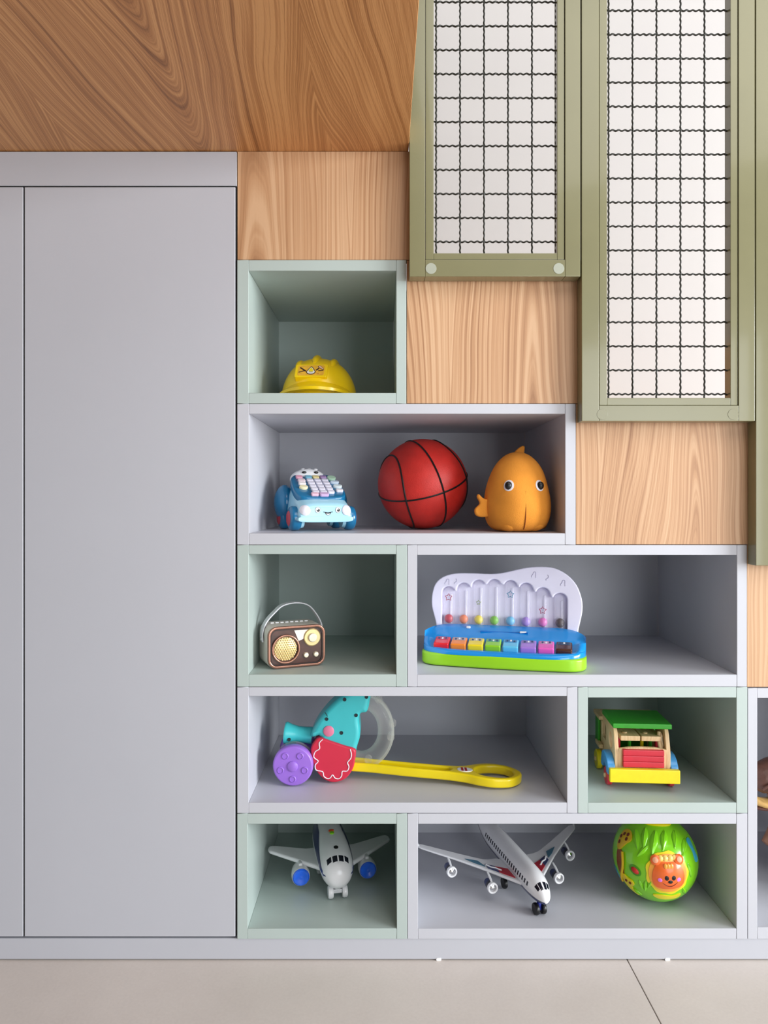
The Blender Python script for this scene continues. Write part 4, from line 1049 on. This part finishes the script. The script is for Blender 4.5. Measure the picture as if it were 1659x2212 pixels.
# raised leaves
def leaf(px, py, L_, W_, roll):
    f = sm(px, py, roll)
    o = smooth_poly([(0, L_/2), (W_/2, L_*.12), (W_*.3, -L_*.25), (0, -L_/2), (-W_*.3, -L_*.25), (-W_/2, L_*.12)], 4)
    lf = MB().patch(o, f, .0008, 4, .0026).build('leaf', M_BG, gb, 60)
    MB().tube([f(0, L_*.42-L_*.84*k/6, .0034-.0012*abs(k-3)/3) for k in range(7)], .0008, 6).build('leaf_vein', M_BG, lf)
for q in ((1375, 1812, .050, .016, .5), (1392, 1810, .054, .015, .15), (1412, 1820, .060, .017, -.12), (1434, 1815, .050, .016, -.3), (1458, 1812, .046, .015, -.55), (1478, 1830, .048, .015, -.8), (1388, 1838, .036, .012, -.6), (1385, 1912, .026, .009, .3), (1394, 1914, .030, .009, -.1), (1403, 1910, .026, .008, -.4), (1490, 1880, .034, .011, .2), (1478, 1925, .030, .010, .7), (1376, 1925, .026, .010, 1.0)): leaf(*q)
f = sm(1440, 1938, 0); MB().patch(smooth_poly([(-.03, .004), (-.012, .009), (.008, .007), (.03, .009), (.026, -.004), (.006, -.007), (-.018, -.006)], 4), f, .0018, 4).build('grass_patch', M_BY, gb, 60)

# ---------------------------------------------------------------- brown toy animal at the right edge
M_DB = plain('dino_brown', '#5E3B30', .45, .25, 40, .6, 90); M_DT = plain('dino_tan', '#DDB26A', .4, .15, 50, .2, 90)
dn = thing('toy_dinosaur', 'brown wrinkled toy animal with tan jaw at the right picture edge', 'toy figure', (.992, .20, FLOOR[6]))
def rel(px, py, d): return P(px, py, d)-Vector(dn.location)
h0 = rel(1632, 1680, .12)
bp = [(.085, .16, .02), (.07, .12, .05), (.045, .06, .10), (.02, .01, .16), (.0, -.02, .21), (-.03, -.045, .255), (-.055, -.062, .280), (-.085, -.072, .281), (-.122, -.08, .275), (-.140, -.082, .271)]
br = [.006, .018, .042, .058, .055, .045, .042, .040, .033, .016]
bp = smooth_poly(bp, 4, False); br_ = []
for i in range(len(br)-1):
    for s in range(4): br_.append(br[i]*(1-s/4)+br[i+1]*s/4)
br_.append(br[-1])
MB().tube(bp, br_, 22).build('body', M_DB, dn, 60)
rg = []
for k in range(9):
    t = k/8; x = -.060-.078*t; w = .026*(1-t**3)+.004; z = .221-.004*math.sin(PI*t)-.002*t+.010*t**3; th = .010
    rg.append([(x, -.072-.012*t+w*math.cos(2*PI*j/16), z+th*math.sin(2*PI*j/16)) for j in range(16)])
jaw = MB().loft(rg).build('lower_jaw', M_DT, dn, 60)
MB().ell((-.108, -.104, .235), (.004, .004, .007), 10, 8).build('tooth', M_WHITE, jaw)
MB().ell((-.10, -.075, .209), (.040, .022, .008), 20, 10).build('chin', M_DB, dn)
MB().tube([(-.04, -.06, .24), (-.07, -.07, .232), (-.09, -.074, .228)], [.02, .018, .012], 14).build('throat', M_DB, dn)
for a, b_, r in (((-.13, -.113, .262), (-.09, -.112, .293), .003), ((-.12, -.113, .250), (-.07, -.109, .272), .003)):
    MB().tube([a, ((a[0]+b_[0])/2, a[1]-.003, (a[2]+b_[2])/2), b_], r, 8).build('wrinkle', M_DB, dn)
for s in (-1, 1):
    MB().tube(smooth_poly([(.02, s*.03, .13), (.0, s*.052-.01, .09), (.03, s*.055, .045), (.012, s*.055, .024), (-.02, s*.055, .019)], 4, False), [.030]*4+[.027]*4+[.018]*4+[.015]*4+[.011], 14).build('leg', M_DB, dn)
    MB().tube([(-.005, s*.05-.02, .175), (-.030, s*.05-.04, .135), (-.048, s*.05-.045, .105), (-.066, s*.05-.05, .088)], [.018, .016, .014, .010], 12).build('arm', plain('dino_skin', '#A97B62', .45, .2, 40), dn)
for s in (-1, 1):
    MB().ell((-.078, -.072+s*.036, .298), (.006, .004, .006), 12, 8).build('eye', M_BLACK, dn)
